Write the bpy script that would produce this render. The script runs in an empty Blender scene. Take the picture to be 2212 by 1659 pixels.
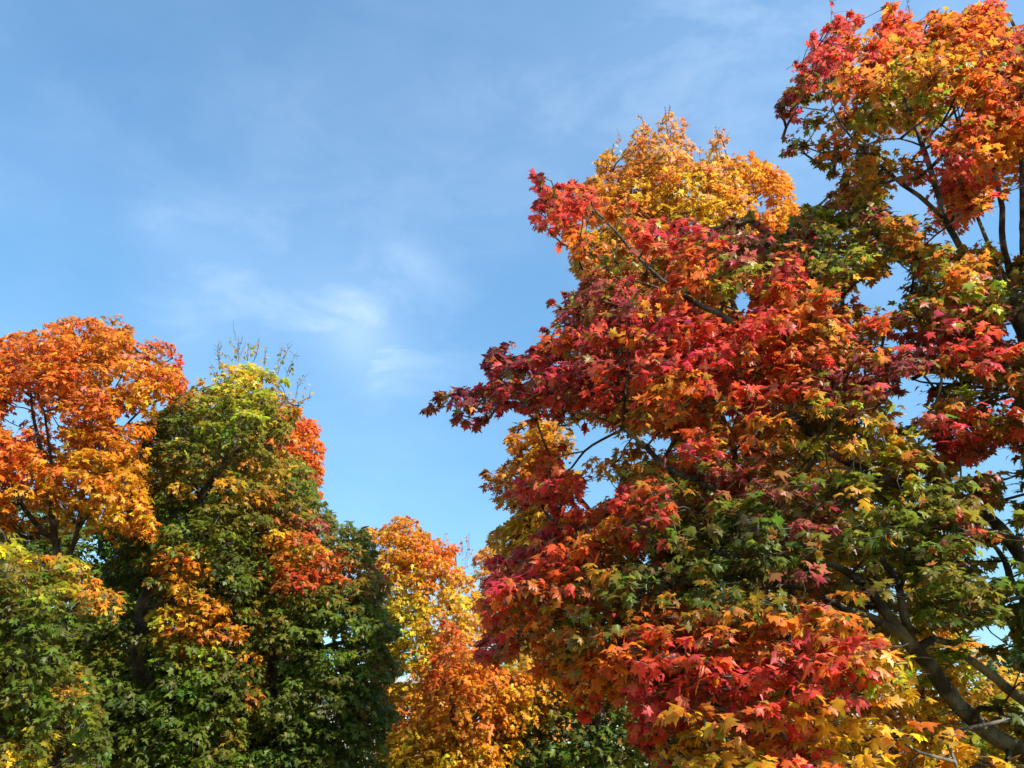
import bpy, math
import numpy as np

# ------------------------------------------------------------------ camera, sky, sun
sc = bpy.context.scene
col = sc.collection
PITCH = math.radians(26.0)
HFOV = math.radians(65.0)
CAM = np.array([0.0, 0.0, 1.6])
cd = bpy.data.cameras.new("camera")
cd.sensor_width = 36.0
cd.lens = 18.0 / math.tan(HFOV / 2)
cd.clip_start = 0.05
cd.clip_end = 5000
cam = bpy.data.objects.new("camera", cd)
cam.location = CAM
cam.rotation_euler = (math.pi / 2 + PITCH, 0, 0)
col.objects.link(cam)
sc.camera = cam

SUN_EL = math.radians(44)
SUN_AZ = math.radians(129)      # 0 = straight ahead (+Y), positive = right of the view
SUN_DIR = np.array([math.sin(SUN_AZ) * math.cos(SUN_EL), math.cos(SUN_AZ) * math.cos(SUN_EL), math.sin(SUN_EL)])
sd = bpy.data.lights.new("sun", 'SUN')
sd.energy = 4.1
sd.angle = math.radians(0.5)
sd.color = (1.0, 0.93, 0.82)
sun = bpy.data.objects.new("sun", sd)
from mathutils import Vector
sun.rotation_euler = Vector(SUN_DIR).to_track_quat('Z', 'Y').to_euler()
sun.location = (0, 0, 60)
col.objects.link(sun)

sc.view_settings.view_transform = 'Standard'
sc.view_settings.look = 'None'
sc.view_settings.exposure = 1.3
sc.view_settings.gamma = 1.0
sc.cycles.max_bounces = 8
sc.cycles.diffuse_bounces = 4
sc.cycles.transmission_bounces = 5
sc.cycles.sample_clamp_indirect = 6.0

F = 1106.0 / math.tan(HFOV / 2)      # picture coordinates below: 2212 x 1659
CP, SP = math.cos(PITCH), math.sin(PITCH)


def ray(u, v):
    dx = (np.asarray(u, float) - 1106.0) / F
    dy = (829.5 - np.asarray(v, float)) / F
    return np.stack([dx, CP - dy * SP, SP + dy * CP], -1)


def at(u, v, Y):
    d = ray(u, v)
    return CAM + d * (np.asarray(Y, float) / d[..., 1])[..., None]


def project(P):
    d = P - CAM
    depth = d[:, 1] * CP + d[:, 2] * SP
    up = -d[:, 1] * SP + d[:, 2] * CP
    return 1106.0 + d[:, 0] / depth * F, 829.5 - up / depth * F


def mpp(u, v, Y):
    """metres per picture unit at that place"""
    d = ray(u, v)
    return np.asarray(Y, float) / d[..., 1] / F


def world_sky():
    w = bpy.data.worlds.new("World")
    sc.world = w
    w.use_nodes = True
    nt = w.node_tree
    N = nt.nodes
    L = nt.links
    N.clear()
    out = N.new('ShaderNodeOutputWorld')
    bg = N.new('ShaderNodeBackground')
    bg.inputs['Strength'].default_value = 0.120
    sky = N.new('ShaderNodeTexSky')
    sky.sky_type = 'NISHITA'
    sky.sun_disc = False
    sky.sun_elevation = SUN_EL
    sky.sun_rotation = SUN_AZ
    sky.air_density = 1.0
    sky.dust_density = 0.6
    sky.ozone_density = 1.6
    tc = N.new('ShaderNodeTexCoord')

    def math_(op, a, b=None, c=None):
        m = N.new('ShaderNodeMath')
        m.operation = op
        for i, x in enumerate((a, b, c)):
            if x is None:
                continue
            if hasattr(x, 'links'):
                L.new(x, m.inputs[i])
            else:
                m.inputs[i].default_value = x
        return m.outputs[0]

    def noise(scale, detail, rough, dist, mapping_scale, rot=(0, 0, 0), loc=(0, 0, 0)):
        mp = N.new('ShaderNodeMapping')
        mp.inputs['Scale'].default_value = mapping_scale
        mp.inputs['Rotation'].default_value = rot
        mp.inputs['Location'].default_value = loc
        L.new(tc.outputs['Generated'], mp.inputs['Vector'])
        n = N.new('ShaderNodeTexNoise')
        n.inputs['Scale'].default_value = scale
        n.inputs['Detail'].default_value = detail
        n.inputs['Roughness'].default_value = rough
        n.inputs['Distortion'].default_value = dist
        L.new(mp.outputs[0], n.inputs['Vector'])
        return n.outputs['Fac']

    def blob(u, v, width):
        d = ray(u, v)
        d = d / np.linalg.norm(d)
        dp = N.new('ShaderNodeVectorMath')
        dp.operation = 'DISTANCE'
        nrm = N.new('ShaderNodeVectorMath')
        nrm.operation = 'NORMALIZE'
        L.new(tc.outputs['Generated'], nrm.inputs[0])
        L.new(nrm.outputs[0], dp.inputs[0])
        dp.inputs[1].default_value = tuple(d)
        q = math_('DIVIDE', dp.outputs['Value'], width)
        q = math_('MULTIPLY', q, q)
        return math_('EXPONENT', math_('MULTIPLY', q, -1.0))
    wisp = noise(5.0, 9, 0.62, 0.6, (1.0, 1.6, 2.6), (0.35, 0.5, 0.3))
    broad = noise(1.9, 5, 0.5, 0.3, (1.0, 1.0, 1.6), (0.1, 0.6, 0.0), (3.1, 0.4, 1.0))
    streak = noise(7.0, 9, 0.58, 0.35, (1.0, 1.3, 2.2), (0.0, 0.25, 0.2), (1.0, 2.0, 0.0))
    w1 = math_('MAXIMUM', math_('MULTIPLY', math_('SUBTRACT', wisp, 0.46), 3.2), 0.0)
    b1 = math_('MAXIMUM', math_('MULTIPLY', math_('SUBTRACT', broad, 0.36), 2.0), 0.0)
    s1 = math_('MAXIMUM', math_('MULTIPLY', math_('SUBTRACT', streak, 0.44), 3.4), 0.0)
    dens = math_('MULTIPLY', math_('MULTIPLY', w1, b1), 0.09)
    for (u, v, wd, k) in ((745, 700, 0.05, 0.5), (815, 770, 0.055, 0.55), (770, 720, 0.03, 0.35), (900, 595, 0.04, 0.10), (860, 600, 0.03, 0.12), (480, 570, 0.08, 0.22),
                          (345, 480, 0.03, 0.30), (610, 275, 0.05, 0.16), (700, 690, 0.1, 0.2), (500, 640, 0.09, 0.12),
                          (1300, 170, 0.22, 0.16), (1700, 40, 0.22, 0.30), (830, 410, 0.1, 0.1), (400, 720, 0.05, 0.16),
                          (990, 740, 0.09, 0.14), (60, 120, 0.12, 0.12)):
        m = math_('MULTIPLY', blob(u, v, wd), math_('ADD', math_('MULTIPLY', s1, 0.42), 0.17))
        dens = math_('ADD', dens, math_('MULTIPLY', m, k))
    dens = math_('ADD', dens, math_('MULTIPLY', b1, 0.13))
    dens = math_('MINIMUM', dens, 0.75)
    hs = N.new('ShaderNodeHueSaturation')
    hs.inputs['Saturation'].default_value = 1.12
    L.new(sky.outputs[0], hs.inputs['Color'])
    mix = N.new('ShaderNodeMix')
    mix.data_type = 'RGBA'
    L.new(dens, mix.inputs[0])
    tint = N.new('ShaderNodeVectorMath')
    tint.operation = 'MULTIPLY'
    tint.inputs[1].default_value = (0.83, 1.04, 0.98)
    L.new(hs.outputs[0], tint.inputs[0])
    sep = N.new('ShaderNodeSeparateXYZ')
    L.new(tc.outputs['Generated'], sep.inputs[0])
    el = N.new('ShaderNodeMapRange')          # less glare towards the horizon than the clear-air model gives
    el.inputs[1].default_value = 0.0
    el.inputs[2].default_value = 0.55
    el.inputs[3].default_value = 0.60
    el.inputs[4].default_value = 1.02
    L.new(sep.outputs['Z'], el.inputs[0])
    dim = N.new('ShaderNodeVectorMath')
    dim.operation = 'SCALE'
    L.new(tint.outputs[0], dim.inputs[0])
    L.new(el.outputs[0], dim.inputs['Scale'])
    L.new(dim.outputs[0], mix.inputs[6])
    mix.inputs[7].default_value = (4.6, 5.3, 6.2, 1)
    L.new(mix.outputs[2], bg.inputs['Color'])
    L.new(bg.outputs[0], out.inputs[0])
    return sky, bg


SKY, BG = world_sky()

# ------------------------------------------------------------------ helpers


def tag(o, label=None, cat=None, group=None, kind=None):
    if label:
        o['label'] = label
    if cat:
        o['category'] = cat
    if group:
        o['group'] = group
    if kind:
        o['kind'] = kind
    return o


def empty(name, loc):
    o = bpy.data.objects.new(name, None)
    o.location = loc
    o.empty_display_size = 0.3
    col.objects.link(o)
    return o


def mesh_obj(name, verts, loops, sizes, mat, parent=None, color=None, smooth=False):
    """verts (n,3) world space; loops flat vertex indices; sizes of each face"""
    verts = np.asarray(verts, np.float32)
    if parent is not None:
        verts = verts - np.array(parent.location, np.float32)
    loops = np.asarray(loops, np.int32).ravel()
    sizes = np.asarray(sizes, np.int32).ravel()
    me = bpy.data.meshes.new(name)
    me.vertices.add(len(verts))
    me.vertices.foreach_set('co', verts.ravel())
    me.loops.add(len(loops))
    me.loops.foreach_set('vertex_index', loops)
    me.polygons.add(len(sizes))
    starts = np.concatenate([[0], np.cumsum(sizes)[:-1]]).astype(np.int32)
    me.polygons.foreach_set('loop_start', starts)
    me.polygons.foreach_set('loop_total', sizes)
    if smooth:
        me.polygons.foreach_set('use_smooth', np.ones(len(sizes), bool))
    me.update(calc_edges=True)
    if color is not None:
        a = me.color_attributes.new('leaf_colour', 'FLOAT_COLOR', 'POINT')
        c4 = np.ones((len(verts), 4), np.float32)
        c4[:, :3] = color
        a.data.foreach_set('color', c4.ravel())
    me.materials.append(mat)
    o = bpy.data.objects.new(name, me)
    col.objects.link(o)
    if parent is not None:
        o.parent = parent
    return o


def new_mat(name):
    m = bpy.data.materials.new(name)
    m.use_nodes = True
    m.node_tree.nodes.clear()
    return m, m.node_tree.nodes, m.node_tree.links


def leaf_material(name, transl=0.42, gloss=0.45, rough=0.42):
    m, N, L = new_mat(name)
    out = N.new('ShaderNodeOutputMaterial')
    at_ = N.new('ShaderNodeAttribute')
    at_.attribute_name = 'leaf_colour'
    geo = N.new('ShaderNodeNewGeometry')
    # blotches on the blade
    tc = N.new('ShaderNodeTexCoord')
    nz = N.new('ShaderNodeTexNoise')
    nz.inputs['Scale'].default_value = 22.0
    nz.inputs['Detail'].default_value = 3
    L.new(tc.outputs['Object'], nz.inputs['Vector'])
    mr = N.new('ShaderNodeMapRange')
    mr.inputs[1].default_value = 0.3
    mr.inputs[2].default_value = 0.7
    mr.inputs[3].default_value = 0.78
    mr.inputs[4].default_value = 1.16
    L.new(nz.outputs['Fac'], mr.inputs[0])
    mul = N.new('ShaderNodeVectorMath')
    mul.operation = 'SCALE'
    L.new(at_.outputs['Color'], mul.inputs[0])
    L.new(mr.outputs[0], mul.inputs['Scale'])
    # underside is a little paler
    und = N.new('ShaderNodeMix')
    und.data_type = 'RGBA'
    und.inputs[7].default_value = (0.42, 0.34, 0.24, 1)
    fac = N.new('ShaderNodeMath')
    fac.operation = 'MULTIPLY'
    fac.inputs[1].default_value = 0.12
    L.new(geo.outputs['Backfacing'], fac.inputs[0])
    L.new(fac.outputs[0], und.inputs[0])
    L.new(mul.outputs[0], und.inputs[6])
    bs = N.new('ShaderNodeBsdfPrincipled')
    bs.inputs['Roughness'].default_value = rough
    bs.inputs['Specular IOR Level'].default_value = gloss
    L.new(und.outputs[2], bs.inputs['Base Color'])
    tr = N.new('ShaderNodeBsdfTranslucent')
    gm = N.new('ShaderNodeGamma')
    gm.inputs['Gamma'].default_value = 0.86
    L.new(mul.outputs[0], gm.inputs[0])
    L.new(gm.outputs[0], tr.inputs[0])
    mx = N.new('ShaderNodeMixShader')
    mx.inputs[0].default_value = transl
    L.new(bs.outputs[0], mx.inputs[1])
    L.new(tr.outputs[0], mx.inputs[2])
    L.new(mx.outputs[0], out.inputs[0])
    return m


def bark_material(name, dark, pale, amount=0.5):
    m, N, L = new_mat(name)
    out = N.new('ShaderNodeOutputMaterial')
    bs = N.new('ShaderNodeBsdfPrincipled')
    bs.inputs['Roughness'].default_value = 0.9
    tc = N.new('ShaderNodeTexCoord')
    n1 = N.new('ShaderNodeTexNoise')
    n1.inputs['Scale'].default_value = 4.5
    n1.inputs['Detail'].default_value = 6
    n2 = N.new('ShaderNodeTexNoise')
    n2.inputs['Scale'].default_value = 38
    n2.inputs['Detail'].default_value = 5
    mp = N.new('ShaderNodeMapping')
    mp.inputs['Scale'].default_value = (1, 1, 0.3)
    L.new(tc.outputs['Object'], mp.inputs[0])
    L.new(tc.outputs['Object'], n1.inputs['Vector'])
    L.new(mp.outputs[0], n2.inputs['Vector'])
    cr = N.new('ShaderNodeValToRGB')
    cr.color_ramp.elements[0].position = 0.46
    cr.color_ramp.elements[0].color = (*dark, 1)
    cr.color_ramp.elements[1].position = 0.5 + 0.25 * (1 - amount)
    cr.color_ramp.elements[1].color = (*pale, 1)
    L.new(n1.outputs['Fac'], cr.inputs[0])
    mr = N.new('ShaderNodeMapRange')
    mr.inputs[3].default_value = 0.55
    mr.inputs[4].default_value = 1.35
    L.new(n2.outputs['Fac'], mr.inputs[0])
    sc_ = N.new('ShaderNodeVectorMath')
    sc_.operation = 'SCALE'
    L.new(cr.outputs[0], sc_.inputs[0])
    L.new(mr.outputs[0], sc_.inputs['Scale'])
    L.new(sc_.outputs[0], bs.inputs['Base Color'])
    bp = N.new('ShaderNodeBump')
    bp.inputs['Strength'].default_value = 0.7
    bp.inputs['Distance'].default_value = 0.04
    L.new(n2.outputs['Fac'], bp.inputs['Height'])
    L.new(bp.outputs[0], bs.inputs['Normal'])
    L.new(bs.outputs[0], out.inputs[0])
    return m


LEAF_NEAR = leaf_material('near_maple_leaf', 0.55, 0.40, 0.42)
LEAF_FAR = leaf_material('maple_leaf', 0.50, 0.32, 0.45)
BARK_DARK = bark_material('dark_bark', (0.036, 0.030, 0.023), (0.22, 0.21, 0.16), 0.38)
BARK_GREY = bark_material('grey_bark', (0.055, 0.045, 0.036), (0.17, 0.14, 0.11), 0.6)

# leaf colours, linear
COL = {
    'mr': (0.160, 0.014, 0.034),   # maroon
    'cr': (0.500, 0.026, 0.046),   # crimson
    'rd': (0.590, 0.034, 0.024),   # red
    'dc': (0.340, 0.045, 0.060),   # dull crimson
    'ro': (0.660, 0.088, 0.016),   # red orange
    'og': (0.640, 0.165, 0.012),   # orange
    'bo': (0.420, 0.110, 0.016),   # brown orange
    'am': (0.560, 0.215, 0.014),   # amber
    'gd': (0.640, 0.310, 0.016),   # gold
    'ye': (0.640, 0.430, 0.020),   # yellow
    'tn': (0.560, 0.290, 0.110),   # dry tan
    'li': (0.270, 0.310, 0.018),   # lime
    'ol': (0.150, 0.130, 0.012),   # olive
    'gr': (0.074, 0.118, 0.012),   # green
    'dg': (0.034, 0.066, 0.012),   # dark green
    'pg': (0.080, 0.045, 0.035),   # purple green
}
for _k in COL:
    COL[_k] = np.minimum(np.array(COL[_k]) * 1.2, 0.74)

# ------------------------------------------------------------------ leaf shapes (fan round a centre point)
_half_near = [(0.0, 0.0), (0.20, -0.07), (0.43, -0.02), (0.34, 0.13), (0.29, 0.25), (0.46, 0.33), (0.60, 0.62), (0.41, 0.57),
              (0.18, 0.55), (0.24, 0.76), (0.10, 0.80), (0.0, 1.05)]
_half_mid = [(0.0, 0.0), (0.43, -0.03), (0.27, 0.25), (0.60, 0.60), (0.18, 0.55), (0.20, 0.78), (0.0, 1.05)]
_half_far = [(0.0, -0.02), (0.44, 0.05), (0.30, 0.28), (0.56, 0.60), (0.19, 0.58), (0.0, 1.0)]


def leaf_shape(half):
    right = np.array(half)
    left = right[1:-1][::-1] * np.array([-1, 1])
    ring = np.vstack([right, left])
    pts = np.vstack([[0.0, 0.36], ring])
    n = len(ring)
    tris = np.array([[0, 1 + i, 1 + (i + 1) % n] for i in range(n)])
    return pts, tris


SHAPES = {'near': leaf_shape(_half_near), 'mid': leaf_shape(_half_mid), 'far': leaf_shape(_half_far)}


def norm(a):
    return a / np.maximum(np.linalg.norm(a, axis=-1, keepdims=True), 1e-9)


def build_leaves(name, base, normal, tip, size, colour, heart, shape, mat, parent, rng):
    pts, tris = SHAPES[shape]
    n = len(base)
    normal = norm(normal)
    tip = norm(tip - normal * np.sum(tip * normal, -1, keepdims=True))
    side = np.cross(tip, normal)
    k = len(pts)
    x = pts[:, 0][None, :] * rng.uniform(0.70, 1.12, (n, 1))
    y = pts[:, 1][None, :] + rng.normal(0, 0.03, (n, k))
    fold = rng.uniform(-0.3, 1.2, (n, 1))
    droop = rng.uniform(-0.1, 1.0, (n, 1))
    twist = rng.normal(0, 0.5, (n, 1))
    z = -fold * np.abs(x) * 0.75 - droop * np.maximum(y, 0) ** 2 * 0.55 + twist * x * y
    z[:, 0] += 0.03
    s = size[:, None]
    V = (base[:, None, :] + side[:, None, :] * (x * s)[..., None] + tip[:, None, :] * (y * s)[..., None]
         + normal[:, None, :] * (z * s)[..., None])
    T = tris[None] + (np.arange(n) * k)[:, None, None]
    r = np.sqrt(x ** 2 + (y - 0.36) ** 2)[..., None]
    w = np.clip(1.15 - r * 1.9, 0, 1) * rng.uniform(0.0, 0.9, (n, 1, 1))
    c = colour[:, None, :] * (1 - w) + heart[:, None, :] * w
    c = c * (1.0 + (r - 0.35) * np.array([0.0, -0.30, -0.1]) * rng.uniform(0, 1.2, (n, 1, 1)))
    o = mesh_obj(name, V.reshape(-1, 3), T, np.full(n * len(tris), 3), mat, parent, np.clip(c.reshape(-1, 3), 0.002, 0.8))
    return o


# ------------------------------------------------------------------ branches
def tubes(name, paths, mat, parent, sides=6):
    """paths: list of (pts (n,3), radii (n,)), all in one mesh"""
    V, Lp, S = [], [], []
    off = 0
    ang = np.linspace(0, 2 * math.pi, sides, endpoint=False)
    ca, sa = np.cos(ang), np.sin(ang)
    quad = []
    for i in range(sides):
        j = (i + 1) % sides
        quad.append((i, j, sides + j, sides + i))
    quad = np.array(quad)
    for P, R in paths:
        P = np.asarray(P, float)
        R = np.asarray(R, float)
        n = len(P)
        if n < 2:
            continue
        T = np.gradient(P, axis=0)
        T = norm(T)
        ref = np.array([0.3, 0.9, 0.1])
        if abs(np.dot(T[0], ref)) > 0.9:
            ref = np.array([1.0, 0, 0.2])
        A = norm(ref - T * np.sum(T * ref, -1, keepdims=True))
        B = np.cross(T, A)
        ring = P[:, None, :] + R[:, None, None] * (ca[None, :, None] * A[:, None, :] + sa[None, :, None] * B[:, None, :])
        V.append(ring.reshape(-1, 3))
        q = quad[None] + (np.arange(n - 1) * sides)[:, None, None] + off
        Lp.append(q.ravel())
        S.append(np.full((n - 1) * sides, 4))
        Lp.append(np.arange(sides)[::-1] + off)
        Lp.append(np.arange(sides) + off + (n - 1) * sides)
        S.append(np.array([sides, sides]))
        off += n * sides
    if not V:
        return None
    return mesh_obj(name, np.vstack(V), np.concatenate(Lp), np.concatenate(S), mat, parent, smooth=True)


def smooth_path(P, R, step, rng, wob=0.0):
    """Catmull-Rom through the given points, resampled about every step metres"""
    P = np.asarray(P, float)
    R = np.asarray(R, float)
    Q = np.vstack([2 * P[0] - P[1], P, 2 * P[-1] - P[-2]])
    out, rad = [], []
    for i in range(len(P) - 1):
        p0, p1, p2, p3 = Q[i], Q[i + 1], Q[i + 2], Q[i + 3]
        m = max(2, int(np.linalg.norm(p2 - p1) / step))
        for t in np.arange(m) / m:
            out.append(0.5 * ((2 * p1) + (-p0 + p2) * t + (2 * p0 - 5 * p1 + 4 * p2 - p3) * t * t
                              + (-p0 + 3 * p1 - 3 * p2 + p3) * t ** 3))
            rad.append(R[i] * (1 - t) + R[i + 1] * t)
    out.append(P[-1])
    rad.append(R[-1])
    out = np.array(out)
    rad = np.array(rad)
    if wob:
        out[1:-1] += rng.normal(0, 1, out[1:-1].shape) * rad[1:-1, None] * wob
    return out, rad


# ------------------------------------------------------------------ crown sampling
def inside(poly, u, v):
    poly = np.asarray(poly, float)
    c = np.zeros(u.shape, bool)
    x0, y0 = poly[-1]
    for x1, y1 in poly:
        cond = ((y1 > v) != (y0 > v)) & (u < (x0 - x1) * (v - y1) / ((y0 - y1) + 1e-12) + x1)
        c ^= cond
        x0, y0 = x1, y1
    return c


def seg_dist(u, v, a, b):
    ax, ay = a
    bx, by = b
    dx, dy = bx - ax, by - ay
    t = np.clip(((u - ax) * dx + (v - ay) * dy) / (dx * dx + dy * dy + 1e-9), 0, 1)
    return np.hypot(u - ax - t * dx, v - ay - t * dy)


def edge_dist(poly, u, v):
    d = np.full(u.shape, 1e9)
    for i in range(len(poly)):
        d = np.minimum(d, seg_dist(u, v, poly[i - 1], poly[i]))
    return d


def pick_colours(blobs, u, v, rng, spread=1.0):
    B = np.array([(b[0], b[1], b[2]) for b in blobs], float)
    w = np.exp(-((u[:, None] - B[:, 0]) ** 2 + (v[:, None] - B[:, 1]) ** 2) / (2 * (B[:, 2] * spread) ** 2)) + 1e-12 / (
        1 + (u[:, None] - B[:, 0]) ** 2 + (v[:, None] - B[:, 1]) ** 2)
    w /= w.sum(1, keepdims=True)
    cw = np.cumsum(w, 1)
    k = (rng.random(len(u))[:, None] > cw).sum(1)
    k = np.minimum(k, len(blobs) - 1)
    C = np.zeros((len(u), 3))
    kinds = [b[3].split() for b in blobs]
    r = rng.random(len(u))
    for i in range(len(u)):
        ks = kinds[k[i]]
        C[i] = COL[ks[int(r[i] * len(ks)) % len(ks)]]
    return C


def maple(name, label, base, Yc, T, poly, blobs, clump_px, leaf, shape, seed, density=1.0, holes=(), thin=(), limbs=(), clear=(),
          bark=None, mat=None, dm=170.0, flat=0.6, front=0.62, min_d=0.55, skeleton=(), trunk_r=0.16, twig_len=0.5, bare=(),
          cover=1.25, lean=None, group=None, sides=5, edge_pad=0.55, min_r=0.35, tips=(), twig_r=0.006, vis_v=1750, mix=0.28, shell=0.72, leafclear=1.5, loose=0.15, twigs=3, ragged=1.2, under=0.0, bare_leaves=11, late_cols=('am', 'ol', 'bo', 'am')):
    """base: ground point. poly: crown outline seen from the photographer's side; T: half depth of the crown in metres"""
    rng = np.random.default_rng(seed)
    root = empty(name, (base[0], base[1], 0.0))
    tag(root, label, 'tree', group)
    poly = np.array(poly, float)
    lo, hi = poly.min(0), poly.max(0)
    Yf = Yc if callable(Yc) else (lambda u, v: np.full(np.shape(u), float(Yc)))
    area = 0.5 * abs(np.dot(poly[:, 0], np.roll(poly[:, 1], 1)) - np.dot(poly[:, 1], np.roll(poly[:, 0], 1)))
    layers = 5.0 * density
    target = int(area / (clump_px ** 2 * 1.5) * layers)
    C = []          # u, v, s, r
    Pk = np.zeros((0, 3))
    tries = 0
    batch = 600
    pts, uvr = [], []
    while len(pts) < target and tries < 110:
        tries += 1
        u = rng.uniform(lo[0], hi[0], batch)
        v = rng.uniform(lo[1], hi[1], batch)
        ok = inside(poly, u, v)
        u, v = u[ok], v[ok]
        if not len(u):
            continue
        d = edge_dist(poly, u, v)
        r = np.clip(d * 1.05, clump_px * min_r, clump_px) * rng.uniform(0.8, 1.15, len(u))
        rag = 1 + ragged * np.maximum(0, np.sin(u * 0.055 + seed) * np.sin(v * 0.047 + 2.1 * seed))
        ok = d > r * edge_pad * rag
        for (cx, cy, rx, ry) in holes:
            ok &= ((u - cx) / (rx + r * 0.45)) ** 2 + ((v - cy) / (ry + r * 0.4)) ** 2 > 1
        for (cx, cy, rx, ry, keep) in thin:
            ok &= ~((((u - cx) / rx) ** 2 + ((v - cy) / ry) ** 2 < 1) & (rng.random(len(u)) > keep))
        u, v, d, r = u[ok], v[ok], d[ok], r[ok]
        q = np.clip(d / dm, 0, 1)
        th = T * np.sqrt(np.clip(1 - (1 - q) ** 2, 0.01, 1))
        m = rng.random(len(u))
        s = np.where(m < front, -rng.uniform(0.55, 1.0, len(u)), rng.uniform(-0.6, 0.95, len(u)))
        Y = Yf(u, v) + s * th
        for (a, b, wd) in clear:
            hit = (seg_dist(u, v, a, b) < wd * 0.7 + r * 0.35) & (s < 0.15)
            u, v, d, r, th, s, Y = [z[~hit] for z in (u, v, d, r, th, s, Y)]
        P = at(u, v, Y)
        rm = r * mpp(u, v, Y)
        for i in range(len(u)):
            if pts:
                D = np.linalg.norm((Pk[:len(pts)] - P[i]) * np.array([1, 1, 1.35]), axis=1)
                if D.min() < min_d * rm[i]:
                    continue
            if len(pts) >= len(Pk):
                Pk = np.vstack([Pk, np.zeros((1000, 3))])
            Pk[len(pts)] = P[i]
            pts.append(P[i])
            uvr.append((u[i], v[i], rm[i], s[i], d[i]))
            if len(pts) >= target:
                break
    P = np.array(pts)
    A = np.array(uvr)
    nC = len(P)
    axis = np.array([np.mean(P[:, 0]), float(np.mean(P[:, 1])), 0])
    # ---- leaves
    clump_col = pick_colours(blobs, A[:, 0], A[:, 1], rng)
    rm = A[:, 2]
    nl = np.maximum(6, (rng.uniform(1 - loose, 1 + loose * 0.6, nC) * cover * 2.6 * rm ** 2 / (leaf ** 2 * 0.62)).astype(int))
    for (cx, cy, rx, ry, keep) in tips:      # thinly leaved places: fewer leaves on each spray
        m = ((A[:, 0] - cx) / rx) ** 2 + ((A[:, 1] - cy) / ry) ** 2 < 1
        nl[m] = np.maximum(3, (nl[m] * keep).astype(int))
    idx = np.repeat(np.arange(nC), nl)
    n = len(idx)
    outw = P[idx] - axis
    outw[:, 2] = 0
    outw = norm(outw)
    dirv = rng.normal(0, 1, (n, 3))
    dirv = norm(norm(dirv) + np.array([0, 0, 0.6]) + 0.45 * outw)
    rad = rm[idx] * rng.uniform(shell, 1.05, n)
    pos = P[idx] + dirv * rad[:, None] * np.array([1.0, 1.0, flat])
    # openings in the crown, and wood that stands free of leaves on its near side
    pu, pv = project(pos)
    keep = np.ones(n, bool)
    wob = 1 + 0.25 * np.sin(pu * 0.13 + pv * 0.07) + 0.2 * np.sin(pv * 0.19 - pu * 0.05)
    for (cx, cy, rx, ry) in holes:
        keep &= ((pu - cx) / rx) ** 2 + ((pv - cy) / ry) ** 2 > wob * 0.9
    for (a, b, wd) in clear:
        lim = float(np.mean(Yf(np.array([a[0], b[0]]), np.array([a[1], b[1]]))))
        keep &= ~((seg_dist(pu, pv, a, b) < wd * leafclear * wob) & (pos[:, 1] < lim + 0.1) & (rng.random(n) < 0.93))
    idx, dirv, pos = idx[keep], dirv[keep], pos[keep]
    n = len(idx)
    nrm = norm(dirv * 0.55 + np.array([0, 0, 0.75]) + rng.normal(0, 0.42, (n, 3)))
    tipd = dirv * np.array([1, 1, 0.2]) + np.array([0, 0, -0.55]) + rng.normal(0, 0.4, (n, 3))
    size = leaf * rng.uniform(0.5, 1.2, n)
    # colour of each leaf: its spray's colour, sometimes that of its surroundings
    cu = A[idx, 0] + rng.normal(0, clump_px * 0.5, n)
    cv = A[idx, 1] + rng.normal(0, clump_px * 0.5, n)
    own = pick_colours(blobs, cu, cv, rng, 1.15)
    mixed = rng.random(n)[:, None] < mix
    c = np.where(mixed, own, clump_col[idx] * 0.8 + own * 0.2)
    # leaves low and deep in a spray turn later: they keep the greener, yellower colours
    late = (dirv[:, 2] < 0.25) & (rng.random(n) < under)
    lc = np.array([COL[k] for k in late_cols])[rng.integers(0, len(late_cols), n)]
    c = np.where(late[:, None], lc * 0.75 + own * 0.25, c)
    jit = np.exp(rng.normal(0, 0.16, (n, 1))) * np.exp(rng.normal(0, 0.10, (n, 3)))
    cj = np.exp(rng.normal(0, 0.12, (nC, 1))) * np.exp(rng.normal(0, [0.03, 0.16, 0.1], (nC, 3)))
    c = c * jit * cj[idx]
    heart = own * jit * 0.6 + np.array([0.26, 0.20, 0.015]) * 0.4
    # a few last leaves on the bare shoots
    if len(bare):
        bp, bc = [], []
        for (u, v, u2, v2, Yb) in bare:
            for q in range(bare_leaves):
                f = rng.uniform(0, 0.8)
                bp.append(at(u + (u2 - u) * f + rng.normal(0, 5), v + (v2 - v) * f + rng.normal(0, 4), Yb))
            bc.append((u, v))
        bp = np.array(bp).reshape(-1, 3)
        if len(bp):
            ba = np.repeat(np.array(bc, float), bare_leaves, 0)
            cc = pick_colours(blobs, ba[:, 0], ba[:, 1], rng)
            m = len(bp)
            pos = np.vstack([pos, bp]); nrm = np.vstack([nrm, rng.normal(0, 1, (m, 3))])
            tipd = np.vstack([tipd, rng.normal(0, 1, (m, 3)) + [0, 0, -0.6]])
            size = np.concatenate([size, leaf * rng.uniform(0.4, 0.75, m)])
            c = np.vstack([c, cc]); heart = np.vstack([heart, cc])
    build_leaves('crown', pos - norm(tipd) * size[:, None] * 0.4, nrm, tipd, size, c, heart, shape, mat or LEAF_FAR, root, rng)
    # ---- trunk and traced limbs
    nodes, par = [], []
    trunk_paths, limb_paths = [], []
    for i, lm in enumerate(skeleton):
        pw = []
        rr = []
        for q in lm:
            if len(q) == 5 and q[0] == 'w':
                pw.append(np.array(q[1:4], float))
                rr.append(q[4])
            else:
                pw.append(at(q[0], q[1], q[2]))
                rr.append(q[3])
        sp, sr = smooth_path(pw, rr, 0.12 if i else 0.2, rng, 0.10)
        (trunk_paths if i == 0 else limb_paths).append((sp, sr))
        nodes.extend(sp)
        par.extend([0.0] * len(sp))
    nodes = np.array(nodes)
    k0 = len(nodes)
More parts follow.
